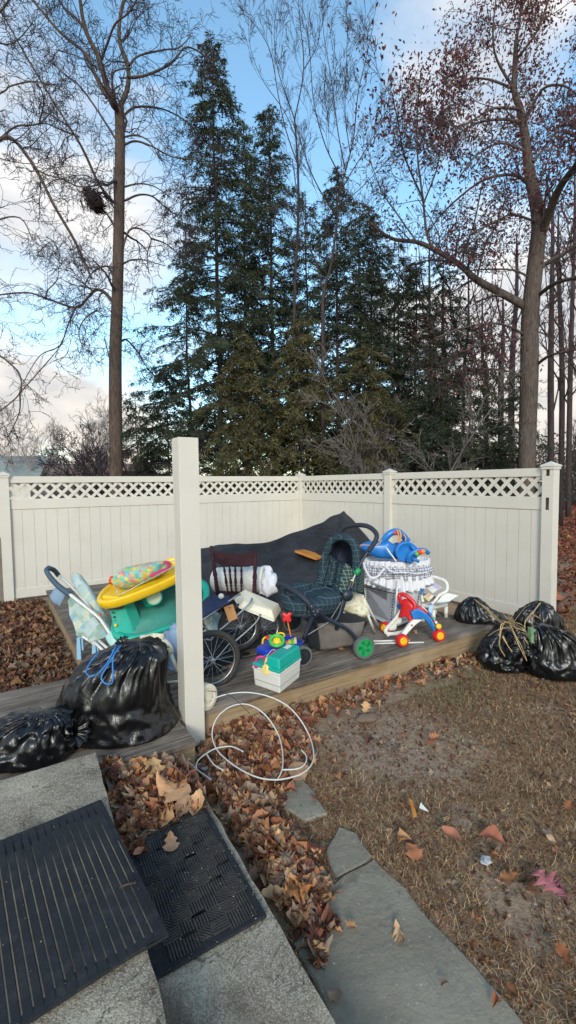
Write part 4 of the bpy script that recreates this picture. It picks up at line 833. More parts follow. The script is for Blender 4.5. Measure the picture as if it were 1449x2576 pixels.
plaid = check('navy_green_plaid', hx('262f46'), hx('2c4240'), hx('5c7070'), 22, .12); plaid_s = check('fine_plaid', hx('37423f'), hx('2b3a3d'), hx('7d9186'), 34, .2); gingham = check('gingham', hx('d6d6dc'), hx('2c2f48'), hx('d6d6dc'), 40, .0, .5)
ruffle_w = plain('white_ruffle', hx('d9d8dd'), .85, .04, 9, .2, 120)
def bag_mat():
    t = NT('black_bin_liner'); n1 = t.noise(6, 5, .5, t.co((1.6,1.6,.55)), 1.2); n2 = t.noise(15, 3, .5, t.co((1.8,1.8,.6)), 1.6); r1 = t.math('POWER', t.math('ABSOLUTE', t.math('SUBTRACT', n1, .5)), .6); r2 = t.math('POWER', t.math('ABSOLUTE', t.math('SUBTRACT', n2, .5)), .6)
    t.base((.004,.004,.0052)); t.rough(.28); t.b.inputs['Specular IOR Level'].default_value = .55; t.bump(t.math('ADD', r1, t.math('MULTIPLY', r2, .35)), .28, .014); return t.m
bagm = bag_mat()
def bag(rows, Yc, dr, zmin, label, seed, neck=None, pleat=.012, group=None, parent_only=None, wr=.02, lean=0.0, crease=9):
    """rows: (zoomfn, y, xl, xr) from the top down: outline at depth Yc; dr: depth over width"""
    sec = []
    for Z, y, xl, xr in rows:
        a, b = Z(xl, y, Yc), Z(xr, y, Yc); c = (a+b)/2; w = (b-a).length/2; z = max(c.z, zmin+.012); sec.append(Vector((c.x, w, z)))
        if c.z < zmin: break
    sp = smooth_path([Vector((s_.x, s_.y, s_.z)) for s_ in sec], 7); zt = sp[0].z; hb = max(zt-zmin, .01); N = 160; rings = []; wmax = max(s_.y for s_ in sp); rnd = random.Random(seed); ph = [rnd.uniform(0, 6.28) for _ in range(6)]
    tip = sp[0]; q0 = Vector((tip.x, 0, tip.z))
    for i, s_ in enumerate(sp):
        t = i/(len(sp)-1); ring = []; h = (s_.z-zmin)/hb; dd = wmax*dr*(s_.y/wmax)**.75
        for k in range(N):
            a = 2*math.pi*k/N; ca, sa = math.cos(a), math.sin(a); e = .86; ca_ = math.copysign(abs(ca)**e, ca); sa_ = math.copysign(abs(sa)**e, sa)
            p = Vector((s_.x+ca_*s_.y, Yc+lean*(1-h)+sa_*dd, s_.z)); n_ = Vector((ca, sa, 0)); top = max(0, h-.45)/.55
            pl = pleat*top*(math.sin(13*a+ph[0]+2*noise.noise(Vector((ca*2, sa*2, seed))))+.7*math.sin(29*a+ph[1])+.4*math.sin(47*a+ph[2]))
            st_ = .45+.55*(1-top); q = Vector((p.x*6.5, p.y*6.5, p.z*5*st_+seed*7)); f1_ = 1-abs(noise.noise(q+Vector((noise.noise(q*1.3), noise.noise(q*1.1+Vector((3,3,3))), 0))*.9))*2; f2_ = 1-abs(noise.noise(q*2.6))*2; f3_ = noise.noise(q*6)
            o = wr*(f1_*.55+f2_*.45+f3_*.3+.15*noise.noise(q*9)-.5); low = min(1, (s_.z-zmin)/.05); p += n_*(pl+o*(.4+.6*low)); p.z += o*.5*low; p.z = max(p.z, zmin+.002); ring.append(p)
        rings.append(ring)
    c0 = cm(rings[0]); rings.insert(0, [c0.lerp(p, .3)+Vector((0,0,.004)) for p in rings[0]]); cb = cm(rings[-1]); rings.append([Vector((cb.x+(p.x-cb.x)*.6, cb.y+(p.y-cb.y)*.6, zmin+.001)) for p in rings[-1]])
    base = Vector((cb.x, cb.y, zmin)); rt = root('trash_bag', base, label, 'trash bag', group); MB().loft(rings).build('bag_body', bagm, rt, smooth=True); return rt
def knot(rt, c, ax, s, seed, n=9):
    m = MB(); rnd = random.Random(seed); ax = Vector(ax).normalized(); a = ax.orthogonal().normalized(); b = ax.cross(a); rings = []; N = 40
    for i, (h, r_) in enumerate(((-.5,1.0),(-.2,.55),(0,.34),(.2,.5),(.5,.95),(.8,1.25))):
        ring = []
        for k in range(N):
            t = 2*math.pi*k/N; q = r_*s*(1+.22*math.sin(n*t+seed)*min(1, i/3)+.2*noise.noise(Vector((math.cos(t)*2, math.sin(t)*2, i*.7+seed)))); ring.append(Vector(c)+ax*(h+.25*noise.noise(Vector((math.cos(t)*2, math.sin(t)*2, seed)))*(i > 2))*s+(a*math.cos(t)+b*math.sin(t))*q)
        rings.append(ring)
    m.loft(rings, cap=False); return m.build('gathered_neck', bagm, rt, smooth=True, solid=.002)
BG_ = 'black rubbish bags heaped beyond the right end of the deck'
b1 = bag([(Z4,112,800,880),(Z4,128,720,950),(Z4,165,640,985),(Z4,220,520,992),(Z4,320,425,996),(Z4,420,385,1000),(Z4,520,383,1030),(Z4,620,395,1070),(Z4,700,430,1100),(Z4,760,470,1115),(Z4,830,500,1090),(Z4,880,540,1060)], 2.78, .85, .222, 'big black rubbish bag with a blue drawstring, standing left of the lone post', 3, wr=.022, pleat=.016)
m = MB(); dsm = plain('blue_drawstring', hx('2f78c0'), .5, .08, 20, .1)
for l_ in ([(700,125,2.62),(690,150,2.52),(650,230,2.46),(590,300,2.42),(545,315,2.40),(520,290,2.42),(540,240,2.47),(580,190,2.53),(600,172,2.56)], [(735,125,2.62),(700,170,2.5),(650,250,2.43),(612,320,2.38),(630,355,2.37),(672,360,2.37),(682,320,2.40),(680,240,2.44),(690,180,2.48),(725,130,2.6)]): m.tube(smooth_path(mm(Z4, l_), 6), .0042, 6)
m.build('drawstring', dsm, b1, smooth=True); knot(b1, Z4(745,115,2.66), (-.2,-.4,.9), .028, 3)
b2 = bag([(Z4,535,180,330),(Z4,560,60,400),(Z4,600,-60,425),(Z4,660,-180,440),(Z4,730,-260,450),(Z4,800,-260,430),(Z4,850,-260,400),(Z4,900,-260,360)], 2.45, .55, .222, 'low slumped black rubbish bag at the left edge of the photo', 8, wr=.03)
knot(b2, Z4(445,650,2.42), (.8,-.5,.2), .055, 5)
r1 = bag([(Z6,270,440,478),(Z6,310,370,540),(Z6,370,310,620),(Z6,430,276,720),(Z6,490,290,790),(Z6,560,330,800),(Z6,640,360,780)], 4.85, .55, .0, 'pointed black rubbish bag leaning on the back corner of the deck end', 12, group=BG_, wr=.022)
r2 = bag([(Z6,305,1080,1110),(Z6,345,1000,1190),(Z6,400,915,1240),(Z6,470,870,1285),(Z6,550,880,1320),(Z6,640,900,1335),(Z6,720,920,1330)], 4.65, .6, .0, 'dusty black rubbish bag farthest right against the fence end post', 15, group=BG_, wr=.022)
r3 = bag([(Z6,570,740,900),(Z6,610,650,960),(Z6,680,590,1000),(Z6,770,530,1010),(Z6,860,507,1000),(Z6,950,540,1010),(Z6,1040,600,1010),(Z6,1110,650,1000)], 4.12, .7, .0, 'crumpled black rubbish bag at the front deck corner under the dry stalks', 18, group=BG_, wr=.03)
r4 = bag([(Z6,540,1060,1150),(Z6,570,1035,1290),(Z6,630,1020,1400),(Z6,710,1010,1480),(Z6,800,985,1540),(Z6,900,962,1580),(Z6,1000,975,1590),(Z6,1080,1010,1590),(Z6,1170,1040,1580)], 3.98, .7, .0, 'largest swollen black rubbish bag on the right, cut by the photo edge', 22, group=BG_, wr=.02, pleat=.02)
knot(r4, Z6(1050,780,3.72), (-.6,-.7,.1), .045, 8); knot(r3, Z6(790,760,3.86), (.1,-.9,.3), .06, 4); knot(r3, Z6(860,640,3.9), (.3,-.7,.5), .05, 6)
# dry stalks and green rag on the bags
straw = plain('dry_stalk_skin', hx('b79a6c'), .75, .2, 15, .2, 60); m = MB(); straws = [[(470,285,4.55),(620,400,4.4),(700,470,4.3),(790,505,4.1),(900,560,3.95),(970,600,3.9)], [(480,300,4.55),(560,360,4.45),(690,480,4.3),(800,520,4.1)], [(1100,320,4.4),(1040,400,4.25),(970,480,4.1),(955,560,3.95),(975,640,3.9)], [(1105,475,4.1),(1060,440,4.1),(1030,440,4.1),(1022,540,4.0)],
 [(830,520,3.95),(770,505,3.9),(735,530,3.85),(718,640,3.8),(712,740,3.78),(760,830,3.75)], [(800,520,3.95),(850,620,3.82),(920,750,3.76),(970,880,3.74)], [(970,600,3.88),(850,560,3.92),(720,565,3.95),(600,640,4.0)], [(740,640,3.82),(800,740,3.78),(830,790,3.76)], [(950,660,3.8),(1003,735,3.74)], [(800,500,4.1),(860,520,4.0),(930,560,3.9),(975,620,3.85)], [(790,490,4.1),(850,500,4.0),(920,520,3.95),(960,560,3.9)], [(820,540,3.95),(880,560,3.9),(960,590,3.85)], [(600,420,4.4),(700,490,4.2),(820,560,3.95)]]
rnd = random.Random(4)
for l_ in straws:
    for q in range(2):
        jj = [(x+rnd.uniform(-9,9), y+rnd.uniform(-7,7), Y+rnd.uniform(-.02,.02)) for x, y, Y in l_]; m.tube(smooth_path(mm(Z6, jj), 5), [.0055*rnd.uniform(.6,1.2), .003], 5, flat=.45)
for l_ in ([(790,480,4.1),(700,370,4.15),(600,285,4.2)], [(820,470,4.1),(850,410,4.1),(890,362,4.1)], [(805,480,4.1),(795,330,4.15)], [(850,500,4),(940,380,4.1),(1010,330,4.15)], [(780,500,4.1),(640,480,4.2),(560,500,4.2)]): m.tube(smooth_path(mm(Z6, l_), 5), [.002, .0008], 4)
tag(m.build('dry_stalks', straw, smooth=True), 'bundle of long dry straw coloured stalks tangled over the right hand bags', 'dry stalks')
tag(patch([[Z6(985,550,3.86), Z6(1015,545,3.84), Z6(1048,560,3.86)], [Z6(985,620,3.8), Z6(1015,615,3.76), Z6(1050,630,3.78)], [Z6(1000,700,3.76), Z6(1020,705,3.73), Z6(1040,700,3.75)]], 'rag', plain('faded_green_cloth', hx('6f8a62'), .9, .2, 14, .4, 90), None, .006, wr=.015, ws=25), 'small faded green rag between the right hand bags', 'rag')
# black sheet over the heap
cols = [(455,1384,1470), (510,1380,1462), (560,1371,1458), (610,1368,1455), (675,1366,1450), (735,1343,1448), (778,1330,1445), (825,1308,1440), (852,1296,1437), (863,1288,1436), (872,1298,1437), (893,1322,1438), (935,1366,1440)]
rows = [[P(x+(x-700)*.02, 1535, 5.3) for x, t_, b_ in cols], [P(x, 1490, 5.42) for x, t_, b_ in cols], [P(x, b_-8+6*math.sin(x*.03), 5.75) for x, t_, b_ in cols], [P(x, (t_+b_)/2-2+5*math.sin(x*.05+1), 6.15) for x, t_, b_ in cols], [P(x, t_+7, 6.5) for x, t_, b_ in cols], [P(x, t_, 6.62) for x, t_, b_ in cols], [P(x+(x-700)*.02, t_+14, 6.9) for x, t_, b_ in cols], [Vector((P(x, 1400, 7.1).x, 7.15, .24)) for x, t_, b_ in cols]]
def tarp_mat():
    t = NT('black_sheet'); n = t.noise(2.2, 6, .6); t.base(t.ramp(n, [(.35, hx('1c1c1f')), (.7, hx('36363a'))])); t.rough(.62); t.b.inputs['Specular IOR Level'].default_value = .4; t.bump(t.noise(5, 6, .6, t.co((1,1,3)), 1.2), .55, .06); return t.m
tp_ = patch(rows, 'tarp', tarp_mat(), None, .006, k=6, wr=.028, ws=4.5); tag(tp_, 'black sheet draped over a heap at the back of the deck, peaked on the right', 'tarp')
ob = [P(741,1384,5.98), P(795,1404,5.82), P(816,1397,6.02), P(766,1382,6.2)]; m = MB(); m.prism(ob, (0,0,-.03)); tag(m.build('board', board_m, bevel=.004), 'short orange brown board lying on the black sheet', 'board')
# dining chair
ch = root('dining_chair', (P(600,1400,4.7).x, 4.85, .22), 'dark wood spindle back chair behind the cream trough', 'chair'); zs = .56
pl_, pr_ = (Z1(1058,262,4.72), Z1(1098,545,4.62)), (Z1(1325,282,4.62), Z1(1318,525,4.5))
def turned(a, b, r_, prof, name, parent=ch, mat=walnut):
    a, b = Vector(a), Vector(b); L_ = (b-a).length; return MB().lathe(a, b-a, [(L_*t, r_*q) for t, q in prof], 14).build(name, mat, parent, smooth=True)
post_p = [(-.035, .02), (-.03, .55), (-.018, .8), (-.005, .5), (0, .6), (.01, .95), (.03, .8), (.33, .9), (.36, 1.15), (.38, .7), (.40, 1.1), (.42, .75), (.47, .9), (.55, 1.15), (.62, .8), (.64, 1.15), (.66, .8), (.70, 1.0), (1, 1.0)]
for a, b in (pl_, pr_):
    q = b + (b-a)*((zs-.0-b.z)/(b-a).z) if b.z > zs else b; turned(a, q, .021, post_p, 'back_post'); MB().tube([q, Vector((q.x, q.y-.04, .222))], [.02, .016], 10).build('leg', walnut, ch, smooth=True)
fl_, fr_ = Vector((P(560,1400,5.1).x, 5.08, zs)), Vector((P(655,1400,5.1).x, 5.0, zs))
for q in (fl_, fr_): MB().tube([q, Vector((q.x, q.y+.03, .222))], [.02, .015], 10).build('leg', walnut, ch, smooth=True)
top = [Z1(1072,286,4.715), Z1(1110,287,4.70), Z1(1150,296,4.69), Z1(1200,303,4.67), Z1(1250,303,4.65), Z1(1285,294,4.64), Z1(1315,292,4.625)]; bot = [Z1(1080,352,4.70), Z1(1100,358,4.69), Z1(1112,372,4.68), Z1(1150,372,4.66), Z1(1200,376,4.65), Z1(1250,378,4.63), Z1(1290,368,4.62), Z1(1318,368,4.61)]
m = MB(); m.prism(top+bot[::-1], (0, .022, 0)); m.build('crest_rail', walnut, ch, bevel=.004)
for x0_, x1_ in ((1133,1160), (1167,1182), (1202,1207), (1240,1240)): a = Z1(x0_, 370, 4.67); b = Z1(x1_, 545, 4.58); turned(a, b, .0115, [(0,.8),(.1,.8),(.2,1.3),(.3,.7),(.33,1.3),(.36,.7),(.5,1.2),(.62,1.35),(.66,.7),(.7,1.3),(.74,.75),(1,.8)], 'spindle')
s0, s1 = pl_[1], pr_[1]; m = MB(); sq = [Vector((s0.x-.0, s0.y-.02, zs)), Vector((s1.x, s1.y-.02, zs)), fr_+Vector((.03,.03,0)), fl_+Vector((-.03,.03,0))]; m.prism(sq, (0,0,-.03)); m.build('seat', walnut, ch, bevel=.006); m = MB(); m.tube([s0+Vector((0,0,-.02+zs-s0.z)), s1+Vector((0,0,-.02+zs-s1.z))], .012, 8); m.build('stretcher', walnut, ch)
# barrel on the chair
a, b = P(533,1459,5.02), P(668,1461,4.88); L_ = (b-a).length; bz = Vector((0,0,.0)); bar = root('plastic_barrel', (a+b)/2-Vector((0,0,.15)), 'white plastic jug lying on its side behind the chair back', 'barrel')
MB().lathe(a, b-a, [(0,.02),(.004,.07),(.03,.115),(.07,.138),(.2,.143),(.205,.149),(.22,.149),(.225,.143),(L_*.6,.146),(L_*.72,.147),(L_*.73,.157),(L_*.77,.157),(L_*.78,.147),(L_*.93,.148),(L_*.95,.160),(L_*.985,.160),(L_,.150),(L_*.995,.128),(L_*.93,.120),(L_*.9,.0)], 40).build('barrel_body', white, bar, auto=40)
c_ = b+(b-a)*.02; MB().lathe(c_-Vector((0,0,0)), b-a, [(-.02,.118),(.02,.118),(.03,.10),(.032,0)], 32).build('barrel_lid', cream, bar, auto=40)
patch([[P(668,1425,4.85), P(682,1424,4.8), P(690,1440,4.78)], [P(664,1450,4.75), P(684,1455,4.66), P(697,1462,4.7)], [P(655,1480,4.72), P(676,1488,4.62), P(694,1484,4.68)], [P(650,1494,4.74), P(668,1502,4.68), P(686,1500,4.7)]], 'crumpled_bag', ruffle_w, None, .004, wr=.04, ws=16); tag(bpy.data.objects['crumpled_bag'], 'crumpled white plastic bag at the right end of the plastic jug', 'plastic bag')
# cream trough
m = MB(); m.loft([[P(585,1503,4.16), P(600,1530,3.94), P(690,1566,3.9), P(708,1535,4.12)], [P(590,1499,4.16), P(604,1524,3.96), P(690,1556,3.92), P(706,1530,4.12)], [P(616,1482,4.14), P(612,1512,3.98), P(684,1534,3.95), P(701,1518,4.1)]]); tr_ = tag(m.build('trough', cream, bevel=.008), 'cream plastic trough turned upside down on the bicycle trailer', 'trough')
# bicycle trailer
bt = root('bicycle_trailer', G(585,1700,.22), 'folded bicycle trailer with spoked wheels and navy cloth, lying right of the lone post', 'bicycle trailer')
def spoked(c, nrm, r_, parent, n=20, tr=.024):
    nrm = Vector(nrm).normalized(); a = Vector((0,0,1)); a = (a-nrm*a.dot(nrm)).normalized(); b = nrm.cross(a); N = 48; pt = lambda t, q, h=0: Vector(c)+(a*math.cos(t)+b*math.sin(t))*q+nrm*h
    rim = MB().tube([pt(2*math.pi*k/N, r_-tr*1.75) for k in range(N)], .0095, 6, closed=True).build('wheel', silver, parent, smooth=True)
    MB().tube([pt(2*math.pi*k/N, r_-tr) for k in range(N)], tr, 10, closed=True).build('tyre', tyre_m, rim, smooth=True); MB().lathe(Vector(c)-nrm*.04, nrm, [(0,.008),(.01,.008),(.012,.02),(.02,.012),(.06,.012),(.068,.02),(.07,.008),(.08,.008)], 16).build('hub', silver, rim, auto=40)
    m = MB()
    for k in range(n): t = 2*math.pi*k/n; s_ = (k % 2)*2-1; q = t+.42*(1 if (k//2) % 2 else -1); m.tube([pt(q, .018, s_*.028), pt(t, r_-tr*1.8, 0)], .0013, 4)
    m.build('spokes', chrome, rim); return rim
spoked(P(533,1660,3.32), (.42,-.9,.06), .22, bt); spoked(P(603,1577,3.98), (.5,-.85,.1), .205, bt); spoked(P(664,1578,4.25), (.55,-.82,.1), .20, bt)
m = MB()
for l_, r_ in (([(509,1560,3.62),(560,1524,3.72),(594,1500,3.8),(604,1496,3.84)], .009), ([(552,1586,3.7),(600,1545,3.8),(628,1518,3.86),(634,1505,3.9)], .009), ([(586,1618,3.75),(640,1570,3.85),(655,1545,3.9)], .008), ([(508,1574,3.6),(535,1592,3.66),(560,1600,3.7)], .008), ([(500,1600,3.4),(530,1610,3.42),(540,1590,3.45)], .007)): MB().tube(smooth_path([P(*q) for q in l_], 5), r_, 8).build('frame_tube', silver, bt, smooth=True)
m = MB()
for l_, r_ in (([(533,1660,3.3),(575,1652,3.6),(625,1643,3.9)], .012), ([(500,1705,3.3),(560,1690,3.55),(610,1665,3.8)], .013), ([(575,1640,3.7),(603,1577,3.98)], .012), ([(510,1690,3.5),(590,1620,3.8)], .009)): MB().tube([P(*q) for q in l_], r_, 8).build('axle', dark_p, bt, smooth=True)
patch([[P(500,1525,3.8), P(524,1502,3.85), P(552,1498,3.9), P(574,1502,3.92)], [P(498,1542,3.7), P(525,1520,3.74), P(553,1510,3.76), P(578,1510,3.8)], [P(500,1562,3.62), P(522,1546,3.64), P(550,1530,3.68), P(574,1518,3.72)]], 'seat_cloth', navy_f, bt, .01, wr=.01)
patch([[P(490,1580,4.0), P(540,1575,4.0), P(590,1590,4.1), P(640,1590,4.3), P(690,1585,4.45)], [P(490,1630,3.75), P(540,1620,3.75), P(595,1632,3.95), P(650,1625,4.15), P(700,1618,4.3)], [P(490,1700,3.5), P(540,1690,3.55), P(600,1672,3.78), P(655,1655,3.95), P(705,1645,4.05)]], 'folded_body', black_f, bt, .02, wr=.05, ws=11)
MB().lathe(P(556,1500,3.74), (.3,-.9,.3), [(-.012,.0),(-.01,.02),(.01,.024),(.02,.014),(.03,0)], 14).build('knob', white, bt, smooth=True)
cq = [Z1(1132,622,3.74), Z1(1188,603,3.76), Z1(1217,690,3.72), Z1(1165,712,3.7)]; n_ = (cq[1]-cq[0]).cross(cq[3]-cq[0]).normalized()*.003; m = MB(); m.prism(cq, n_); ct = tag(m.build('card_tag', card), 'brown card tag hanging from the trailer frame below the trough', 'tag'); m = MB(); m.lathe(Z1(1168,625,3.735), n_, [(-.004,.0),(-.004,.009),(.001,.009),(.001,0)], 12); h_ = m.build('eyelet', dark_p, ct)
patch([[P(510,1545,4.0), P(540,1540,4.0), P(556,1550,4.02)], [P(510,1572,3.9), P(538,1568,3.9), P(558,1575,3.92)], [P(508,1592,3.85), P(535,1600,3.85), P(556,1604,3.9)]], 'cloth', pastel, None, .01, wr=.05, ws=14); tag(bpy.data.objects['cloth'], 'pale green printed cloth bunched behind the trailer frame', 'cloth')
wh = root('plastic_roller', P(520,1785,2.98), 'cream plastic wheel peeping out beside the lone post', 'wheel'); MB().lathe(P(515,1752,2.98), (.75,-.6,.1), [(-.03,.0),(-.03,.07),(-.02,.086),(.0,.086),(.004,.080),(.008,.086),(.03,.084),(.036,.06),(.03,.055),(.03,.03),(.042,.026),(.042,0)], 32).build('tread', cream, wh, auto=40)
# water table
wt_ = root('water_table', G(370,1680,.22), 'teal and yellow plastic play table tipped up behind the drawstring bag', 'play table')
def tray(c, M_, N_, up, h, mat, name, rim=.9, floor=.03, e=.8, n=64):
    up = Vector(up).normalized(); fn = lambda s_, z: [Vector(c)+M_*s_*math.copysign(abs(math.cos(2*math.pi*k/n))**e, math.cos(2*math.pi*k/n))+N_*s_*math.copysign(abs(math.sin(2*math.pi*k/n))**e, math.sin(2*math.pi*k/n))+up*z for k in range(n)]
    return MB().loft([fn(.7,-h), fn(.93,-h), fn(.98,-h*.8), fn(1,-.012), fn(.99,0), fn(rim+.03,.004), fn(rim,-.006), fn(rim-.03,-h*.7+floor*.2), fn(.5,-h*.72)]).build(name, mat, wt_, smooth=True)
a, b = P(281,1563,3.6), P(527,1486,4.05); M_ = (b-a)/2; N_ = Vector((-.05,.30,.125)); up_ = M_.cross(N_); basin = tray((a+b)/2, M_, N_, up_, .085, teal, 'basin', .86)
a2, b2 = P(246,1497,3.6), P(486,1407,4.0); M2 = (b2-a2)/2; N2 = Vector((-.04,.27,.055)); up2 = M2.cross(N2); tray((a2+b2)/2, M2, N2, up2, .075, yellow, 'table_top', .9)
ce = (a+b)/2; un = up_.normalized(); MB().loft([[ce+M_*s_*math.copysign(abs(math.cos(t))**.8, math.cos(t))+N_*s_*math.copysign(abs(math.sin(t))**.8, math.sin(t))+un*z_ for t in [2*math.pi*k/48 for k in range(48)]] for s_, z_ in ((.845,-.02), (.82,-.052), (.5,-.057))]).build('basin_lining', plain('weathered_teal', hx('2f7f72'), .6, .25, 6, .2, 60, dirt=.7, dirtc=hx('5f6f62')), wt_, smooth=True)
bl = [Z1(440,640,3.58), Z1(530,612,3.60), Z1(595,785,3.52), Z1(480,800,3.46)]; m = MB(); m.prism(bl, (.03,.14,.02)); m.build('leg', teal, wt_, bevel=.012)
lg = bpy.data.objects.new('x', None); bpy.data.objects.remove(lg)
m = MB(); m.prism([Z1(395,555,3.56), Z1(470,560,3.55), Z1(535,570,3.55), Z1(515,612,3.56), Z1(410,612,3.56), Z1(385,590,3.57)], (.02,.16,.02)); m.build('corner_block', yellow, wt_, bevel=.015, bseg=3); m = MB(); m.prism([Z1(430,612,3.575), Z1(520,606,3.575), Z1(522,635,3.575), Z1(436,640,3.575)], (.02,.12,.02)); m.build('collar', plas('maroon_plastic', '6a1f3a'), wt_, bevel=.004)
for x, y in ((452,662), (462,690), (470,715)): MB().lathe(Z1(x,y,3.50-.0)+Vector((0,.035,0)), (.1,-1,.1), [(0,.0),(0,.009),(.004,.009),(.004,0)], 10).build('peg_hole', dark_p, wt_)
MB().lathe(Z1(482,732,3.5), (.1,-1,.1), [(-.01,.012),(.008,.012),(.012,.004),(.012,0)], 12).build('screw_cap', yellow, wt_, smooth=True); MB().lathe(Z1(455,452,3.78), (0,0,1), [(-.04,.02),(.0,.02),(.02,.014),(.025,0)], 12).build('knob', plas('orange_red_plastic', 'd8442c'), wt_, smooth=True)
MB().lathe(P(372,1478,3.85), (.05,-.1,-1), [(0,.085),(.04,.075),(.12,.045),(.16,.04)], 20).build('column', teal, wt_, smooth=True); MB().lathe(P(387,1502,3.72), (.35,-.9,.2), [(-.02,.06),(.005,.058),(.008,.05),(.008,0)], 28).build('dial', dial, wt_, smooth=True); MB().lathe(P(387,1502,3.72), (.35,-.9,.2), [(-.022,.066),(.0,.068),(.008,.064),(.002,.058)], 28).build('dial_rim', teal, wt_, smooth=True)
m = MB(); cb = (a+b)/2
for k in range(26): t = -1.9+k*.15; d = M_.normalized()*math.cos(t)+N_.normalized()*math.sin(t); m.tube(smooth_path([cb+up_.normalized()*-.070, cb+d*.15+up_.normalized()*-.066, cb+d*(.24+.08*((k*7) % 5)/5)+up_.normalized()*-.06], 3), .0012, 4)
tag(m.build('dead_pine_needles', plain('pine_needle', hx('5a4a34'), .8, bump=0), smooth=True), 'dead needles fanned out in the teal basin', 'pine needles')
# cushion and wire
cu = [Z1(482,462,3.70), Z1(520,450,3.72), Z1(580,440,3.76), Z1(650,420,3.8), Z1(720,400,3.84), Z1(770,380,3.88), Z1(797,366,3.9)]; rr = [(.02,.03),(.088,.10),(.100,.12),(.094,.13),(.078,.12),(.058,.10),(.02,.03)]; cs_ = smooth_path(cu, 5); rv = smooth_path([Vector((a_, b_, 0)) for a_, b_ in rr], 5); rings = []
for i, p in enumerate(cs_):
    r_ = rv[i]; rings.append([p+Vector((.03*math.cos(t), r_.y*math.cos(t)*1.0, r_.x*(math.sin(t)*.9+.05*noise.noise(Vector((i*.4, math.cos(t)*2, math.sin(t)*2)))))) for t in [2*math.pi*k/28 for k in range(28)]])
pil = root('cushion', cm(cu)-Vector((0,0,.08)), 'brightly patterned padded cushion lying on the yellow table top', 'cushion'); MB().loft(rings).build('padded_cover', floral, pil, smooth=True); m = MB(); m.tube(smooth_path([Z1(690,438,3.72), Z1(750,410,3.76), Z1(796,386,3.8), Z1(798,360,3.84), Z1(780,350,3.88)], 5), .014, 8); m.build('pink_edge', magenta, pil, smooth=True)
m = MB(); m.tube(smooth_path([Z1(480,490,3.58), Z1(488,515,3.56), Z1(496,548,3.55), Z1(560,520,3.57), Z1(640,478,3.6), Z1(740,425,3.65), Z1(860,365,3.7)], 5), .0035, 6); m.tube(smooth_path([Z1(590,375,3.95), Z1(700,352,3.95), Z1(790,345,3.95), Z1(880,344,3.95)], 5), .0035, 6); tag(m.build('metal_rod', silver, smooth=True), 'thin bent metal rod resting on the yellow table top', 'rod')
# folded pushchair on the left
fp = root('folded_pushchair', G(250,1640,.22), 'folded old pushchair in pale printed cloth with a blue grey grip, leftmost on the deck', 'pushchair')
MB().tube(smooth_path([Z1(75,388,3.75), Z1(62,400,3.72), Z1(85,440,3.7), Z1(120,480,3.68), Z1(160,515,3.66), Z1(205,545,3.64)], 5), [.017,.024,.024], 12).build('grip', grip, fp, smooth=True); MB().tube(smooth_path([Z1(75,385,3.78), Z1(110,400,3.88), Z1(135,430,3.95)], 4), .02, 10).build('grip', grip, fp, smooth=True)
MB().tube(smooth_path([Z1(205,545,3.64), Z1(300,620,3.6), Z1(385,690,3.56), Z1(440,770,3.52), Z1(470,800,3.5)], 5), .0165, 8, flat=.7).build('frame_tube', white, fp, smooth=True)
MB().tube(smooth_path([Z1(130,425,3.95), Z1(215,500,3.85), Z1(310,605,3.7), Z1(330,640,3.66)], 5), .012, 8).build('frame_tube', white, fp, smooth=True)
MB().tube([Z1(350,830,3.6), Z1(425,905,3.5)], .012, 8).build('frame_tube', white, fp, smooth=True)
MB().tube([Z1(380,825,3.62), Z1(470,905,3.52)], .012, 8).build('frame_tube', white, fp, smooth=True)
MB().tube(smooth_path([Z1(280,800,3.7), Z1(330,830,3.66), Z1(360,850,3.62)], 4), .01, 8).build('frame_tube', white, fp, smooth=True)

pad([(Z1(*q)) for q in ((213,440,3.85), (228,414,3.86), (262,425,3.85), (310,485,3.8), (370,580,3.75), (430,680,3.7), (470,765,3.64), (440,775,3.64), (390,700,3.68), (320,610,3.74), (250,520,3.8))], 0, .07, 'seat_pad', pastel, fp)
patch([[Z1(180,552,3.85), Z1(250,590,3.82), Z1(330,650,3.76), Z1(410,730,3.7)], [Z1(195,640,3.78), Z1(260,670,3.76), Z1(340,720,3.7), Z1(425,775,3.64)], [Z1(225,740,3.72), Z1(280,760,3.7), Z1(350,790,3.66), Z1(420,805,3.62)], [Z1(240,785,3.72), Z1(290,805,3.7), Z1(350,822,3.66), Z1(410,815,3.64)]], 'hanging_cloth', pastel, fp, .012, wr=.035, ws=8)
patch([[Z1(122,505,3.8), Z1(145,515,3.78), Z1(166,542,3.78)], [Z1(105,550,3.78), Z1(130,560,3.74), Z1(158,572,3.76)], [Z1(98,585,3.78), Z1(125,598,3.75), Z1(150,608,3.77)]], 'pouch', denim, fp, .03, wr=.02, ws=15); pad([Z1(*q) for q in ((420,795,3.5), (465,768,3.5), (492,790,3.5), (520,835,3.48), (470,870,3.46), (438,840,3.48))], 0, .03, 'hinge_plate', plas('pale_teal_plastic', 'a4c9c2'), fp); MB().lathe(Z1(392,668,3.55), (0,-1,0), [(0,.008),(.01,.007),(.011,0)], 10).build('rivet', red, fp)
ss = root('step_stool', G(225,1640,.22), 'pale blue plastic step stool under the folded pushchair', 'stool'); m = MB(); q = [Z1(250,790,3.85), Z1(355,808,3.8), Z1(372,800,4.05), Z1(270,785,4.1)]; m.prism(q, (0,0,-.025)); m.build('stool_top', plas('sky_blue_plastic', '8fb9d4'), ss, bevel=.006)
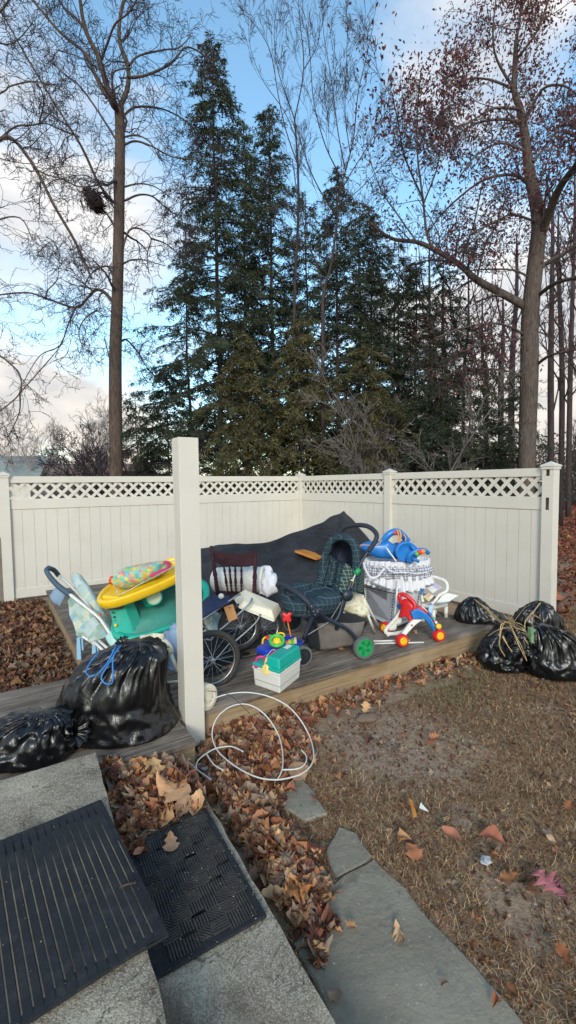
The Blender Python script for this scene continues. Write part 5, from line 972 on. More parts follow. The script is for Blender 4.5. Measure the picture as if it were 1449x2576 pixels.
for i in range(4): p = q[i].lerp(cm(q), .12); MB().hexa([Vector((p.x+dx, p.y+dy, .221)) for dx, dy in ((-.02,-.015),(.02,-.015),(.02,.015),(-.02,.015))], [Vector((p.x+dx, p.y+dy, p.z-.02)) for dx, dy in ((-.015,-.01),(.015,-.01),(.015,.01),(-.015,.01))]).build('leg', plas('sky_blue_plastic', '8fb9d4'), ss, bevel=.004)
# things bunched under the basin
hs = root('folded_high_chair', G(430,1700,.22), 'folded cream high chair frame with blue cloth wedged between the drawstring bag and the post', 'high chair'); patch([[Z1(760,775,3.5), Z1(800,760,3.5), Z1(870,750,3.5)], [Z1(755,850,3.4), Z1(810,850,3.38), Z1(880,840,3.42)], [Z1(780,930,3.35), Z1(825,940,3.32), Z1(890,930,3.36)], [Z1(790,1000,3.3), Z1(840,1010,3.28), Z1(895,1010,3.3)]], 'seat_cloth', denim, hs, .015, wr=.06, ws=12)
patch([[Z1(620,800,3.5), Z1(700,785,3.46), Z1(770,780,3.44)], [Z1(640,860,3.4), Z1(700,850,3.38), Z1(765,840,3.38)]], 'seat_pad', cream_fl, hs, .04, wr=.03); pad([Z1(*q) for q in ((750,840,3.3), (780,815,3.3), (820,850,3.28), (830,895,3.27), (790,910,3.27), (765,880,3.28))], 0, .03, 'hinge_plate', cream, hs)
for x, y in ((780,850), (800,862), (795,885)): MB().lathe(Z1(x, y, 3.262), (0,-1,0), [(0,.006),(.003,.006),(.0031,0)], 10).build('rivet', silver, hs)
m = MB(); m.tube([Z1(815,900,3.28), Z1(855,1010,3.2)], .014, 8); m.build('leg', cream, hs, smooth=True); MB().tube([Z1(700,1010,3.3), Z1(740,880,3.35)], .014, 8).build('leg', cream, hs, smooth=True); MB().tube([Z1(770,1080,3.15), Z1(880,1066,3.2)], .009, 8).build('crossbar', cream, hs, smooth=True)
# ------------------------------------------------------------ plaid stroller
sr = root('baby_stroller', G(840,1650,.22), 'dark plaid baby stroller with green wheel hubs standing in the middle of the deck', 'stroller')
hood = [Z2(1030,640,4.25), Z2(1060,480,4.22), Z2(1085,370,4.2), Z2(1120,300,4.18), Z2(1180,268,4.14), Z2(1250,275,4.08), Z2(1305,325,4.02), Z2(1325,420,3.98), Z2(1320,560,3.96), Z2(1290,700,3.95)]
MB().tube(smooth_path(hood, 6), [.03, .042], 12).build('hood_rim', plaid, sr, smooth=True)
patch([[Z2(1100,400,4.22), Z2(1140,300,4.2), Z2(1200,272,4.18), Z2(1265,290,4.12), Z2(1318,370,4.06)], [Z2(1140,400,4.42), Z2(1180,290,4.42), Z2(1240,262,4.4), Z2(1310,295,4.32), Z2(1350,390,4.25)], [Z2(1180,480,4.5), Z2(1210,400,4.55), Z2(1270,360,4.52), Z2(1340,400,4.45), Z2(1368,500,4.32)]], 'hood', plaid, sr, .02)
patch([[Z2(1115,330,4.3), Z2(1180,300,4.34), Z2(1260,310,4.26), Z2(1300,360,4.16)], [Z2(1110,420,4.3), Z2(1170,400,4.4), Z2(1250,420,4.34), Z2(1300,470,4.12)], [Z2(1120,520,4.3), Z2(1170,500,4.36), Z2(1250,520,4.3), Z2(1290,580,4.1)]], 'hood_lining', plain('navy_lining', hx('1f2740'), .8, .15, 9, .2, 100), sr, .01)
patch([[Z2(1065,390,4.24), Z2(1110,410,4.3), Z2(1190,470,4.26), Z2(1270,490,4.06)], [Z2(1045,480,4.22), Z2(1090,510,4.27), Z2(1170,540,4.22), Z2(1255,560,4.02)], [Z2(1020,580,4.2), Z2(1060,620,4.22), Z2(1140,640,4.17), Z2(1225,650,3.98)], [Z2(985,640,4.18), Z2(1025,690,4.15), Z2(1110,710,4.1), Z2(1190,720,3.95)], [Z2(900,645,4.1), Z2(930,720,4.02), Z2(1010,760,3.95), Z2(1090,790,3.86)], [Z2(820,650,4.05), Z2(850,720,3.92), Z2(905,780,3.84), Z2(960,800,3.78)], [Z2(770,680,4.0), Z2(800,760,3.88), Z2(850,820,3.8), Z2(900,850,3.74)]], 'seat', plaid, sr, .05, wr=.02, ws=14)
for l_, r_ in (([(1095,420,4.24),(1060,560,4.2),(1035,650,4.15)], .035), ([(1150,450,4.22),(1135,560,4.16),(1110,660,4.1)], .03), ([(1195,480,4.16),(1185,580,4.1),(1165,680,4.02)], .028)): MB().tube(smooth_path(mm(Z2, l_), 5), [r_*.7, r_, r_*.8], 12).build('cushion_roll', plaid, sr, smooth=True)
patch([[Z2(1330,380,4.05), Z2(1362,450,4.2), Z2(1380,560,4.3)], [Z2(1300,540,3.98), Z2(1345,600,4.1), Z2(1382,650,4.25)], [Z2(1225,700,3.92), Z2(1300,700,4.05), Z2(1375,715,4.2)]], 'side_panel', plaid_s, sr, .015)
patch([[Z2(1235,490,3.99), Z2(1262,490,3.97), Z2(1290,560,3.96)], [Z2(1205,600,3.96), Z2(1240,620,3.93), Z2(1275,660,3.93)], [Z2(1195,700,3.93), Z2(1220,720,3.9), Z2(1240,720,3.91)]], 'side_bolster', plaid_s, sr, .045)
patch([[Z2(930,750,3.86), Z2(1000,760,3.83), Z2(1090,720,3.86), Z2(1190,700,3.9)], [Z2(950,790,3.76), Z2(1020,800,3.74), Z2(1100,770,3.77), Z2(1190,740,3.83)], [Z2(970,820,3.76), Z2(1030,835,3.74), Z2(1110,810,3.77), Z2(1190,790,3.83)], [Z2(1010,860,3.8), Z2(1050,880,3.78), Z2(1120,870,3.82), Z2(1180,850,3.86)]], 'seat_side', plaid, sr, .035, wr=.015, ws=12)
patch([[Z2(770,660,4.02), Z2(745,700,3.96), Z2(760,740,3.86), Z2(850,790,3.78), Z2(930,800,3.76)], [Z2(740,720,3.96), Z2(735,780,3.88), Z2(770,820,3.8), Z2(850,850,3.74), Z2(930,860,3.74)], [Z2(760,800,3.9), Z2(755,850,3.86), Z2(800,890,3.8), Z2(870,905,3.76), Z2(940,890,3.76)]], 'footrest', plaid, sr, .03, wr=.015, ws=12)
MB().tube(smooth_path(mm(Z2, [(690,660,3.92),(700,645,3.9),(740,650,3.84),(810,690,3.76),(880,740,3.7),(930,790,3.68),(965,840,3.68)]), 6), [.022,.026,.026,.024], 12).build('bumper_bar', plain('dark_grip', hx('262c38'), .7, .1, 20, .2, 100), sr, smooth=True)
MB().tube(smooth_path([Z3(25,270,4.3), Z3(40,225,4.28), Z3(75,185,4.25), Z3(150,170,4.18), Z3(240,175,4.08), Z3(300,208,4.0), Z3(328,255,3.95), Z3(310,310,3.93), Z3(260,380,3.92)], 6), .021, 12).build('handle', plain('dark_grip', hx('262c38')), sr, smooth=True)
dull = plain('dull_steel', hx('6c6f74'), .5, .1, 9, 0, metal=.7); hm_ = plas('navy_black_plastic', '1f2836', .42); m = MB()
for l_, r_ in (([(260,380,3.92),(215,450,3.9),(165,545,3.88)], .0125), ([(125,620,3.86),(85,730,3.84),(50,840,3.83),(20,920,3.83),(5,1010,3.84)], .017), ([(25,270,4.3),(0,420,4.36),(-60,700,4.4)], .012)): MB().tube(smooth_path([Z3(*q) for q in l_], 4), r_, 10).build('frame_tube', hm_, sr, smooth=True)
for l_, r_ in (([(1000,860,3.7),(950,960,3.72),(900,1085,3.72)], .019), ([(985,900,3.78),(1000,1000,3.85)], .012), ([(1010,870,3.7),(1080,920,3.74),(1150,955,3.76),(1240,1000,3.78),(1300,1055,3.8),(1350,1130,3.82)], .017), ([(900,1085,3.72),(870,1200,3.7),(880,1260,3.7)], .014), ([(1220,760,3.83),(1180,900,3.8),(1140,950,3.78)], .014), ([(880,1260,4.2),(1000,900,4.2),(1230,960,4.35),(1290,1080,4.4)], .013)): MB().tube(smooth_path(mm(Z2, l_), 4), r_, 10).build('frame_tube', hm_, sr, smooth=True)
m = MB(); m.tube(smooth_path([Z3(165,545,3.88), Z3(145,590,3.87), Z3(120,650,3.86)], 3), .008, 8); m.build('link_rod', chrome, sr); MB().tube(mm(Z2, [(1200,790,3.8), (1120,920,3.78)]), .0045, 8).build('link_rod', dull, sr); MB().tube(mm(Z2, [(1100,950,3.76), (920,1060,3.74)]), .005, 8).build('link_rod', dull, sr)
MB().tube([Z3(185,520,3.885), Z3(158,570,3.875)], .022, 10).build('clip', green, sr, smooth=True); MB().tube([Z3(133,610,3.865), Z3(112,668,3.855)], .015, 8).build('sticker', pale_y, sr); MB().lathe(Z3(88,735,3.84), (.3,-.95,.05), [(-.02,.04),(.02,.048),(.03,.04),(.035,0)], 20).build('hinge', hm_, sr, smooth=True)
pad([Z2(*q) for q in ((955,800,3.68), (1000,840,3.68), (1048,830,3.69), (1075,915,3.7), (1030,890,3.69), (990,915,3.69), (950,880,3.69))], 0, .04, 'hinge', hm_, sr)
for x, y in ((962,822), (1012,865), (990,890), (978,862)): MB().lathe(Z2(x,y,3.655), (0,-1,0), [(0,.005),(.004,.005),(.0041,0)], 8).build('rivet', chrome, sr)
bk = [[Z2(1010,960,3.9), Z2(1130,950,3.88), Z2(1250,960,3.88), Z2(1390,945,3.9)], [Z2(1020,1060,3.9), Z2(1130,1050,3.87), Z2(1250,1040,3.87), Z2(1370,1030,3.9)], [Z2(1035,1180,3.92), Z2(1140,1160,3.9), Z2(1240,1140,3.9), Z2(1345,1120,3.92)]]
patch(bk, 'basket_side', plain('grey_taupe_mesh', hx('6b6460'), .85, .2, 12, .3, 200), sr, .006, wr=.01); patch([[Z2(900,920,4.05), Z2(1150,870,4.3), Z2(1410,930,4.25)], [Z2(960,980,3.95), Z2(1150,950,3.98), Z2(1395,950,3.95)], [Z2(1010,985,3.905), Z2(1150,975,3.89), Z2(1390,950,3.9)]], 'basket_lining', black_f, sr, .006); patch([[Z2(910,1000,3.95), Z2(1010,960,3.9)], [Z2(925,1080,3.95), Z2(1020,1060,3.9)], [Z2(945,1150,3.96), Z2(1035,1180,3.92)]], 'basket_front', black_f, sr, .006)
patch([[Z2(1340,1120,3.925), Z2(1385,1000,4.1), Z2(1420,945,4.25)], [Z2(1320,1130,4.1), Z2(1370,1010,4.2), Z2(1400,950,4.3)]], 'basket_back', black_f, sr, .006)
def swheel(c, nrm, r_, w, parent, tm, hm2, star=True):
    nrm = Vector(nrm).normalized(); c = Vector(c); t = MB().lathe(c-nrm*w/2, nrm, [(0,r_*.76),(0,r_*.94),(w*.15,r_),(w*.85,r_),(w,r_*.94),(w,r_*.78),(w*.8,r_*.76),(w*.2,r_*.76)], 36).build('wheel', tm, parent, auto=40)
    MB().lathe(c-nrm*w*.3, nrm, [(0,0),(0,r_*.77),(w*.75,r_*.77),(w*.78,r_*.70),(w*.62,r_*.66),(w*.62,r_*.2),(w*.8,r_*.16),(w*.8,0)], 36).build('hub', hm2, t, auto=35)
    if star:
        a = nrm.orthogonal().normalized(); b = nrm.cross(a); m = MB()
        for k in range(5):
            t0 = 2*math.pi*k/5; pt = lambda an, q, h=0: c+nrm*(w*.34+h)+(a*math.cos(an)+b*math.sin(an))*r_*q
            for q in range(3): m.prism([pt(t0+.12*q, .26+.13*q), pt(t0+.75, .30+.13*q), pt(t0+.75, .36+.13*q), pt(t0+.12*q, .31+.13*q)], nrm*.004)
        m.build('slots', plas('dark_green_plastic', '0f5c3c'), t)
    return t
gt = plain('grey_tyre', hx('5a5d5e'), .7, .1, 20, .2, 100); fwheel_n = (.35,-.93,.02)
swheel(G(915,1628,.318), fwheel_n, .098, .05, sr, gt, green); swheel(G(760,1650,.305), fwheel_n, .085, .045, sr, gt, dark_p, False); swheel(G(735,1562,.33), fwheel_n, .11, .05, sr, gt, dark_p, False); swheel(G(878,1585,.318), fwheel_n, .098, .05, sr, gt, green)
# floral booster with white legs, right of the stroller
fb = root('folding_seat', G(935,1605,.22), 'cream floral cloth seat on thin white folding legs right of the stroller basket', 'folding seat'); patch([[Z3(20,740,4.5), Z3(110,712,4.45), Z3(160,715,4.42), Z3(222,742,4.4)], [Z3(0,800,4.42), Z3(100,790,4.36), Z3(170,800,4.33), Z3(250,815,4.33)], [Z3(10,850,4.38), Z3(100,850,4.32), Z3(190,880,4.28), Z3(268,885,4.3)], [Z3(40,862,4.38), Z3(110,870,4.34), Z3(200,905,4.3), Z3(262,908,4.3)]], 'seat_cloth', cream_fl, fb, .012, wr=.02, ws=12)
m = MB(); 
for a, b in ((Z3(212,738,4.38), G(845.3+.3125*348, 1268+.3125*1000, .23)), (Z3(258,895,4.28), G(845.3+.3125*312, 1268+.3125*1040, .23)), (Z3(60,870,4.35), Z3(90,930,4.3))): MB().tube([a, b], .012, 8).build('leg', white, fb, smooth=True)
# bassinet
bs = root('bassinet', P(985,1560,4.8)*1, 'grey mesh baby bassinet with a navy gingham and white ruffled skirt', 'bassinet'); bs.location.z = .22; cB = Vector((P(997,1410,4.95).x, 4.95, 0)); zt = P(997,1412,4.95).z
def skirt(z0, z1, a0, a1, amp0, amp1, nf, name, mat, ph=0, sag=.0, nn=220, solid=.005):
    rings = []
    for j in range(9):
        t = j/8; ring = []
        for k in range(nn):
            an = 2*math.pi*k/nn; w_ = math.sin(nf*an+ph+1.5*noise.noise(Vector((math.cos(an)*3, math.sin(an)*3, ph)))); amp = amp0+(amp1-amp0)*t; a = a0+(a1-a0)*t; zz = z0+(z1-z0)*t + .018*noise.noise(Vector((math.cos(an)*4, math.sin(an)*4, t+ph)))*(1 if j else .5)+sag*math.sin(3*an+ph)*t
            ring.append(cB+Vector((math.cos(an)*(a+amp*w_), math.sin(an)*(a*.62+amp*w_), zz)))
        rings.append(ring)
    return MB().loft(rings, cap=False).build(name, mat, bs, smooth=True, solid=solid)
skirt(zt+.03, zt-.03, .350, .352, .012, .008, 34, 'rim_ruffle', ruffle_w, 1); skirt(zt-.015, zt-.15, .345, .372, .006, .016, 26, 'gingham_skirt', gingham, 2, .012); skirt(zt-.12, zt-.26, .355, .385, .008, .028, 30, 'white_ruffle', ruffle_w, 3, .03); skirt(zt-.03, zt-.09, .352, .385, .004, .02, 38, 'gingham_frill', gingham, 5, .02)
skirt(zt+.02, zt-.2, .34, .30, .002, .002, 9, 'basket_wall', ruffle_w, 5)
m = MB(); m.tube(smooth_path([Z3(222,470,4.72), Z3(240,530,4.68), Z3(280,590,4.66), Z3(330,585,4.65), Z3(370,540,4.65), Z3(400,505,4.66)], 5), .013, 8, flat=.4); m.tube(smooth_path([Z3(340,470,4.66), Z3(400,510,4.64), Z3(470,550,4.63), Z3(560,550,4.63), Z3(650,560,4.66), Z3(740,545,4.72)], 5), .012, 8, flat=.4); m.build('white_trim', ruffle_w, bs, smooth=True)
T4 = [P(916,1468,5.0), P(1001,1484,4.66), P(1063,1470,4.9)]; T4.append(T4[0]+T4[2]-T4[1]); B4 = [G(925,1548,.25), G(990,1580,.25), G(1052,1556,.25)]; B4.append(B4[0]+B4[2]-B4[1]); for_z = lambda p, z: Vector((p.x, p.y, z))
panel = plain('pale_grey_cloth', hx('b9bac0'), .85, .06, 7, .2, 120)
m = MB(); m.hexa(B4, T4); m.build('mesh_bin', panel, bs, bevel=.01)
def on(f, s_, t): return (T4[f].lerp(T4[f+1], s_)).lerp(B4[f].lerp(B4[f+1], s_), t)
def panel_quad(f, s0_, s1_, t0, t1, off, name, mat, th=.003):
    q = [on(f, s0_, t0), on(f, s1_, t0), on(f, s1_, t1), on(f, s0_, t1)]; n = (q[1]-q[0]).cross(q[3]-q[0]).normalized(); n = n if n.y < 0 else -n; MB().prism([p+n*off for p in q], n*th).build(name, mat, bs, bevel=.001)
panel_quad(0, .06, .84, .10, .86, .0015, 'grey_net', mesh_g := plain('grey_net', hx('8f8f96'), .8, .12, 8, .3, 200)); panel_quad(1, .12, .9, .12, .9, .0015, 'grey_net', plain('warm_grey_net', hx('a19c9a'), .8, .12, 8, .3, 200)); panel_quad(0, .1, .72, .14, .42, .006, 'net_window', plain('dark_net', hx('5a5a5e'), .8, .12, 8, .3, 200))
m = MB()
for f in (0, 1):
    for s_ in (.03, .9): 
        for k in range(26): 
            if k % 2 == 0: m.tube([on(f, s_, k/26)+Vector((-.004,-.012,0)), on(f, s_, (k+1)/26)+Vector((-.004,-.012,0))], .006, 5)
    for k in range(30):
        if k % 2 == 0: m.tube([on(f, k/30, .10)+Vector((-.004,-.014,0)), on(f, (k+1)/30, .10)+Vector((-.004,-.014,0))], .006, 5)
m.build('gingham_piping', navy_f, bs)
m = MB()
for p, q in zip(T4, B4): MB().tube([p+Vector((0,0,.1)), for_z(q, .222)], .012, 8).build('leg', white, bs, smooth=True)
m = MB(); m.tube([Z3(250,622,4.85), Z3(430,690,4.6)], .012, 8); m.build('bar', silver, bs)
# blue ride-on toy on the bassinet
rt_ = root('ride_on_toy', P(985,1410,4.95), 'blue plastic ride on toy perched on the bassinet', 'toy'); body = [(190,345),(215,318),(290,300),(360,302),(400,285),(430,300),(480,330),(520,350),(560,300),(590,310),(600,360),(560,420),(480,440),(400,435),(330,432),(270,405),(215,375)]
pad([Z3(x, y, 4.95) for x, y in body], 0, .22, 'toy_body', blue, rt_); MB().tube(smooth_path([Z3(375,310,4.9), Z3(405,265,4.88), Z3(450,230,4.88), Z3(500,225,4.9), Z3(545,262,4.92), Z3(575,300,4.94)], 5), [.036,.036], 14).build('seat_arch', blue, rt_, smooth=True)
def ringp(Z, cx, cy, rx, ry, Y, n=30, rot=0, dy=0): return [Z(cx+rx*math.cos(t)*math.cos(rot)-ry*math.sin(t)*math.sin(rot), cy+rx*math.cos(t)*math.sin(rot)+ry*math.sin(t)*math.cos(rot), Y+dy*math.sin(t)) for t in [2*math.pi*k/n for k in range(n)]]
dk_ = ringp(Z3, 570, 388, 92, 84, 4.72, rot=.3); MB().loft([[cm(dk_).lerp(p, s_)+Vector((0,h,0)) for p in dk_] for s_, h in ((.2,.0),(.75,.01),(.9,-.02),(1,-.01),(1,.05),(.7,.07))]).build('dish', blue, rt_, smooth=True)
r2_ = ringp(Z3, 665, 425, 82, 52, 4.62, rot=-.35, dy=.03); MB().tube(r2_[13:]+r2_[:1], .022, 12).build('steering_ring', blue, rt_, smooth=True); MB().tube([Z3(600,330,4.68), Z3(650,385,4.64)], .016, 8).build('spoke', blue, rt_, smooth=True); MB().tube([Z3(600,430,4.64), Z3(670,465,4.62)], .016, 8).build('spoke', blue, rt_, smooth=True)
MB().tube(r2_[13:22], .021, 12).build('steering_ring', blue, rt_, smooth=True)
pth = smooth_path([Z3(645,408,4.585), Z3(660,392,4.58), Z3(680,386,4.58), Z3(708,380,4.59)], 3)
for i, mt in enumerate((lime, red, orange)): MB().tube(pth[i*3:i*3+4], .028, 12).build('grip_band', mt, rt_, smooth=True)
m = MB(); m.tube(smooth_path([Z3(405,352,4.72), Z3(440,400,4.7), Z3(485,462,4.68)], 4), .007, 8); m.build('white_tube', white, rt_)
m = MB(); m.tube(smooth_path([Z3(488,208,4.84), Z3(505,255,4.8), Z3(505,330,4.8)], 4), .008, 6); m.tube(smooth_path([Z3(505,208,4.84), Z3(522,250,4.8), Z3(510,330,4.8)], 4), .008, 6); m.tube(smooth_path([Z3(540,240,4.86), Z3(562,280,4.82), Z3(540,325,4.8), Z3(515,345,4.8)], 4), .006, 6); m.tube(smooth_path([Z3(190,345,4.84), Z3(205,328,4.82), Z3(290,335,4.82), Z3(350,318,4.82), Z3(365,285,4.84)], 4), .005, 6); tag(m.build('cord', plain('orange_cord', hx('d69a52'), .7, .1, 30, .2), smooth=True), 'orange cord wound around the blue ride on toy', 'cord')
MB().lathe(Z3(478,232,4.845), (0,-1,.2), [(-.01,.02),(.004,.02),(.008,.012),(.009,0)], 14).build('button', red, rt_, smooth=True)
# baby walker
bw_ = root('baby_walker', G(1040,1612,.22), 'red, white and blue push along baby walker at the front edge of the deck', 'baby walker')
MB().tube(smooth_path([Z3(525,800,4.38), Z3(508,750,4.36), Z3(520,728,4.36), Z3(560,735,4.33), Z3(610,775,4.3), Z3(636,815,4.28), Z3(625,855,4.28)], 5), .020, 10).build('handle', red, bw_, smooth=True)
pad([Z3(*q) for q in ((530,775,4.38), (575,765,4.34), (625,820,4.3), (630,870,4.3), (612,930,4.3), (590,950,4.3), (560,905,4.33), (505,912,4.38), (520,850,4.38))], 0, .05, 'back_panel', red, bw_); MB().lathe(Z3(522,820,4.5), (-1,-.3,0), [(-.03,.03),(.02,.032),(.03,.02),(.03,0)], 14).build('side_knob', blue, bw_, smooth=True)
def strip(a, b, off, name, mat): g = smooth_path(a, 4); h = smooth_path(b, 4); off = Vector(off); MB().loft([[p, q, q+off, p+off] for p, q in zip(g, h)]).build(name, mat, bw_, bevel=.006)
strip([Z3(605,880,4.24), Z3(640,850,4.24), Z3(700,865,4.22), Z3(760,915,4.2), Z3(805,1000,4.16)], [Z3(622,925,4.24), Z3(660,925,4.24), Z3(715,930,4.22), Z3(760,985,4.2), Z3(790,1035,4.16)], (0,.07,0), 'blue_rail', blue)
strip([Z3(642,835,4.3), Z3(700,840,4.28), Z3(750,885,4.25), Z3(830,985,4.2)], [Z3(640,850,4.3), Z3(700,866,4.28), Z3(762,918,4.25), Z3(806,1003,4.2)], (0,.1,0), 'red_rail', red); strip([Z3(635,815,4.38), Z3(700,828,4.37), Z3(740,865,4.36)], [Z3(640,836,4.38), Z3(700,842,4.37), Z3(745,885,4.36)], (0,.03,0), 'white_rail', white)
strip([Z3(625,930,4.26), Z3(590,965,4.25), Z3(525,1050,4.22)], [Z3(705,930,4.26), Z3(640,975,4.25), Z3(562,1060,4.22)], (0,.04,0), 'white_strut', white)
MB().tube(smooth_path([Z3(525,860,4.42), Z3(470,935,4.42), Z3(402,1010,4.42), Z3(408,1040,4.4), Z3(460,1045,4.38), Z3(520,1035,4.34), Z3(580,1010,4.3)], 5), .019, 10).build('white_strut', white, bw_, smooth=True); pad([Z3(*q) for q in ((470,935,4.43), (505,900,4.43), (530,930,4.43), (520,960,4.43), (490,965,4.43), (480,1010,4.43), (425,1020,4.43), (420,1000,4.43))], 0, .03, 'white_web', white, bw_)
MB().lathe(Z3(825,985,4.13), (0,-1,.2), [(-.02,.024),(.01,.026),(.02,.018),(.02,0)], 16).build('yellow_cap', yellow, bw_, smooth=True)
for i, (x, y, Y) in enumerate(((750,895,4.235), (775,930,4.225), (798,962,4.21))): MB().lathe(Z3(x+6,y-8,Y), (.3,-.6,.7), [(-.01,.014),(.01,.014),(.014,0)], 12).build('button', (blue, teal_b, white)[i], bw_, smooth=True)
MB().lathe(Z3(612,975,4.23), (0,-1,0), [(0,.008),(.012,.006),(.012,0)], 10).build('rivet', red, bw_)
def toy_wheel(c, nrm, r_):
    nrm = Vector(nrm).normalized(); c = Vector(c); t = MB().lathe(c-nrm*.03, nrm, [(0,r_*.5),(0,r_*.88),(.008,r_),(.045,r_),(.056,r_*.88),(.058,r_*.66),(.05,r_*.62)], 28).build('wheel', red, bw_, auto=40); MB().lathe(c+nrm*.0, nrm, [(0,0),(0,r_*.63),(.028,r_*.62),(.034,r_*.5),(.026,r_*.42),(.026,r_*.26),(.036,r_*.2),(.036,0)], 28).build('hub', yellow, t, auto=35)
    a = nrm.orthogonal().normalized(); b = nrm.cross(a); m = MB()
    for k in range(8): an = k*math.pi/4; d = a*math.cos(an)+b*math.sin(an); m.tube([c+nrm*.030+d*r_*.2, c+nrm*.032+d*r_*.5], .004, 5)
    m.build('hub_ribs', yellow, t)
def toyw(x, y, n=(.25,-.96,.02), r_=.057, z=.222):
    p = G(x, y, z+r_); toy_wheel(p, n, r_)
toyw(1012, 1611); toyw(1104, 1598); toyw(970, 1578, (-.8,-.6,0), .055)
MB().tube([Z3(418,1045,4.4), Z3(420,1085,4.36)], .014, 8).build('caster', white, bw_, smooth=True)
tag(MB().tube([G(937,1613,.232), G(1030,1611,.232)], .009, 10).build('plastic_tube', white, smooth=True), 'shorter white plastic tube on the deck behind the walker wheel', 'tube'); tag(MB().tube([G(938,1619,.23), G(1066,1616,.23)], .0075, 10).build('plastic_tube', white, smooth=True), 'longer thin white plastic tube lying in front of the other on the deck', 'tube')
# white potty chair with papers
pc = root('child_seat', G(1085,1555,.22), 'white plastic child seat with armrests, standing against the fence heaped with papers', 'child seat')
m = MB(); m.tube(smooth_path([Z3(765,580,4.98), Z3(820,595,4.95), Z3(870,615,4.9), Z3(895,650,4.86), Z3(888,700,4.82), Z3(830,735,4.78), Z3(800,775,4.76), Z3(770,805,4.76)], 6), .017, 10); m.build('armrest', white, pc, smooth=True); m = MB(); m.tube(smooth_path([Z3(770,585,5.15), Z3(690,600,5.12), Z3(670,650,5.0), Z3(690,740,4.84), Z3(700,790,4.8)], 6), .016, 10); m.build('armrest', white, pc, smooth=True)
m = MB(); m.loft([[Z3(680,800,4.82), Z3(780,830,4.76), Z3(905,800,4.95), Z3(800,775,5.15)], [Z3(690,830,4.82), Z3(780,850,4.76), Z3(900,825,4.95), Z3(800,800,5.15)]]); m.build('seat', white, pc, bevel=.01); m = MB()
for x, y, Y in ((700,835,4.83), (785,850,4.78), (885,825,4.96), (800,810,5.12)): p = Z3(x, y, Y); MB().tube([p, Vector((p.x, p.y, .222))], [.022, .02], 10).build('leg', white, pc, smooth=True)
def sheet(q, mat, label, name='paper', th=.002, stripes=None):
    pts = [Z3(*p) for p in q]; n = (pts[1]-pts[0]).cross(pts[3]-pts[0]).normalized(); n = n if n.z > 0 else -n; o = MB().prism(pts, n*th).build(name, mat); tag(o, label, name)
    for (s0_, s1_, t0, t1, mt, nm2) in stripes or ():
        f = lambda s_, t: pts[0].lerp(pts[1], s_).lerp(pts[3].lerp(pts[2], s_), t)+n*(th+.0015); MB().prism([f(s0_,t0), f(s1_,t0), f(s1_,t1), f(s0_,t1)], n*.0006).build(nm2, mt, o)
pw = plain('paper_white', hx('dfdcd4'), .8, .04, 9, .1); pbl = plain('print_blue', hx('4f86c4'), .7); ppk = plain('print_peach', hx('e0a58c'), .7, .2, 20); pgy = plain('print_lime', hx('cfd07a'), .7, .15, 20); plv = plain('print_lavender', hx('bfb2d8'), .7, .1, 20)
sheet([(690,640,4.95), (770,620,5.0), (850,670,4.92), (780,720,4.8)], pw, 'sheet with a blue printed block lying on the child seat', stripes=[(.15,.6,.15,.45,pbl,'print'), (.55,.95,.3,.95,plv,'print')])
sheet([(700,745,4.8), (745,720,4.8), (790,740,4.76), (745,785,4.72)], pw, 'sheet with peach and lime printing lying on the child seat', stripes=[(.4,.95,.1,.7,ppk,'print'), (.02,.35,.2,.9,pgy,'print')]); sheet([(800,800,4.7), (870,720,4.85), (980,742,4.9), (905,790,4.78)], pw, 'pile of flat white papers sticking out of the child seat on the right', 'papers', .018)
sheet([(815,812,4.69), (870,775,4.76), (960,758,4.86), (905,792,4.75)], plain('print_grey_green', hx('9aa8a4'), .6), 'grey green folder under the papers on the child seat', 'folder', .006)
sheet([(675,690,4.86), (700,670,4.88), (715,700,4.84), (690,735,4.8)], pbl, 'small blue leaflet at the left side of the child seat', 'leaflet')
tag(patch([[Z3(745,820,4.68), Z3(790,805,4.7)], [Z3(742,860,4.64), Z3(775,850,4.66)], [Z3(755,890,4.62), Z3(770,892,4.64)]], 'ribbon', plain('pale_blue_cloth', hx('a8c4dc'), .8), None, .008, wr=.015), 'pale blue ribbon of cloth hanging from the front of the child seat', 'ribbon')
# toy tool box
tb = root('toy_tool_box', G(700,1725,.22), 'cream toy tool box with a teal lid at the front edge of the deck', 'tool box'); c0, c1, c2 = G(704,1748,.222), G(757,1704,.222), G(637,1724,.222); ex1, ex2 = c1-c0, c2-c0; BX = lambda s_, t, z, g=0: c0+ex1*(s_+(s_-.5)*g)+ex2*(t+(t-.5)*g)+Vector((0,0,z))
q4 = lambda z, g=0, a=0, b=1, c=0, d=1: [BX(a,c,z,g), BX(b,c,z,g), BX(b,d,z,g), BX(a,d,z,g)]
MB().loft([q4(0,-.06), q4(.05,-.03), q4(.128,.0)]).build('box_base', white, tb, bevel=.01); m = MB(); m.loft([q4(.05,-.022), q4(.054,-.018), q4(.0541,-.04), q4(.0499,-.04)], cap=False); m.build('groove_line', plas('shadow_grey_plastic', '8d8a80'), tb); MB().loft([q4(.128,.02), q4(.150,.03)]).build('lid_rim', white, tb, bevel=.004)
MB().loft([q4(.150,.03,0,1,0,1), q4(.175,.03)]).build('lid_tray', teal_b, tb, bevel=.008, bseg=3); MB().loft([q4(.174,.03,0,1,-.0,.52), q4(.25,.0,.02,.98,.03,.46)]).build('lid_block', teal_b, tb, bevel=.012, bseg=3); MB().prism([BX(.62,.2,.2515), BX(.85,.2,.2515), BX(.85,.36,.2515), BX(.62,.36,.2515)], (0,0,.0012)).build('sticker', pw, tb); MB().lathe(BX(.25,-.03,.150), ex2*-1, [(0,.012),(.006,.012),(.006,0)], 10).build('latch', cream, tb)
def toy(name, label, cat, fn): o = fn(); tag(o, label, cat)
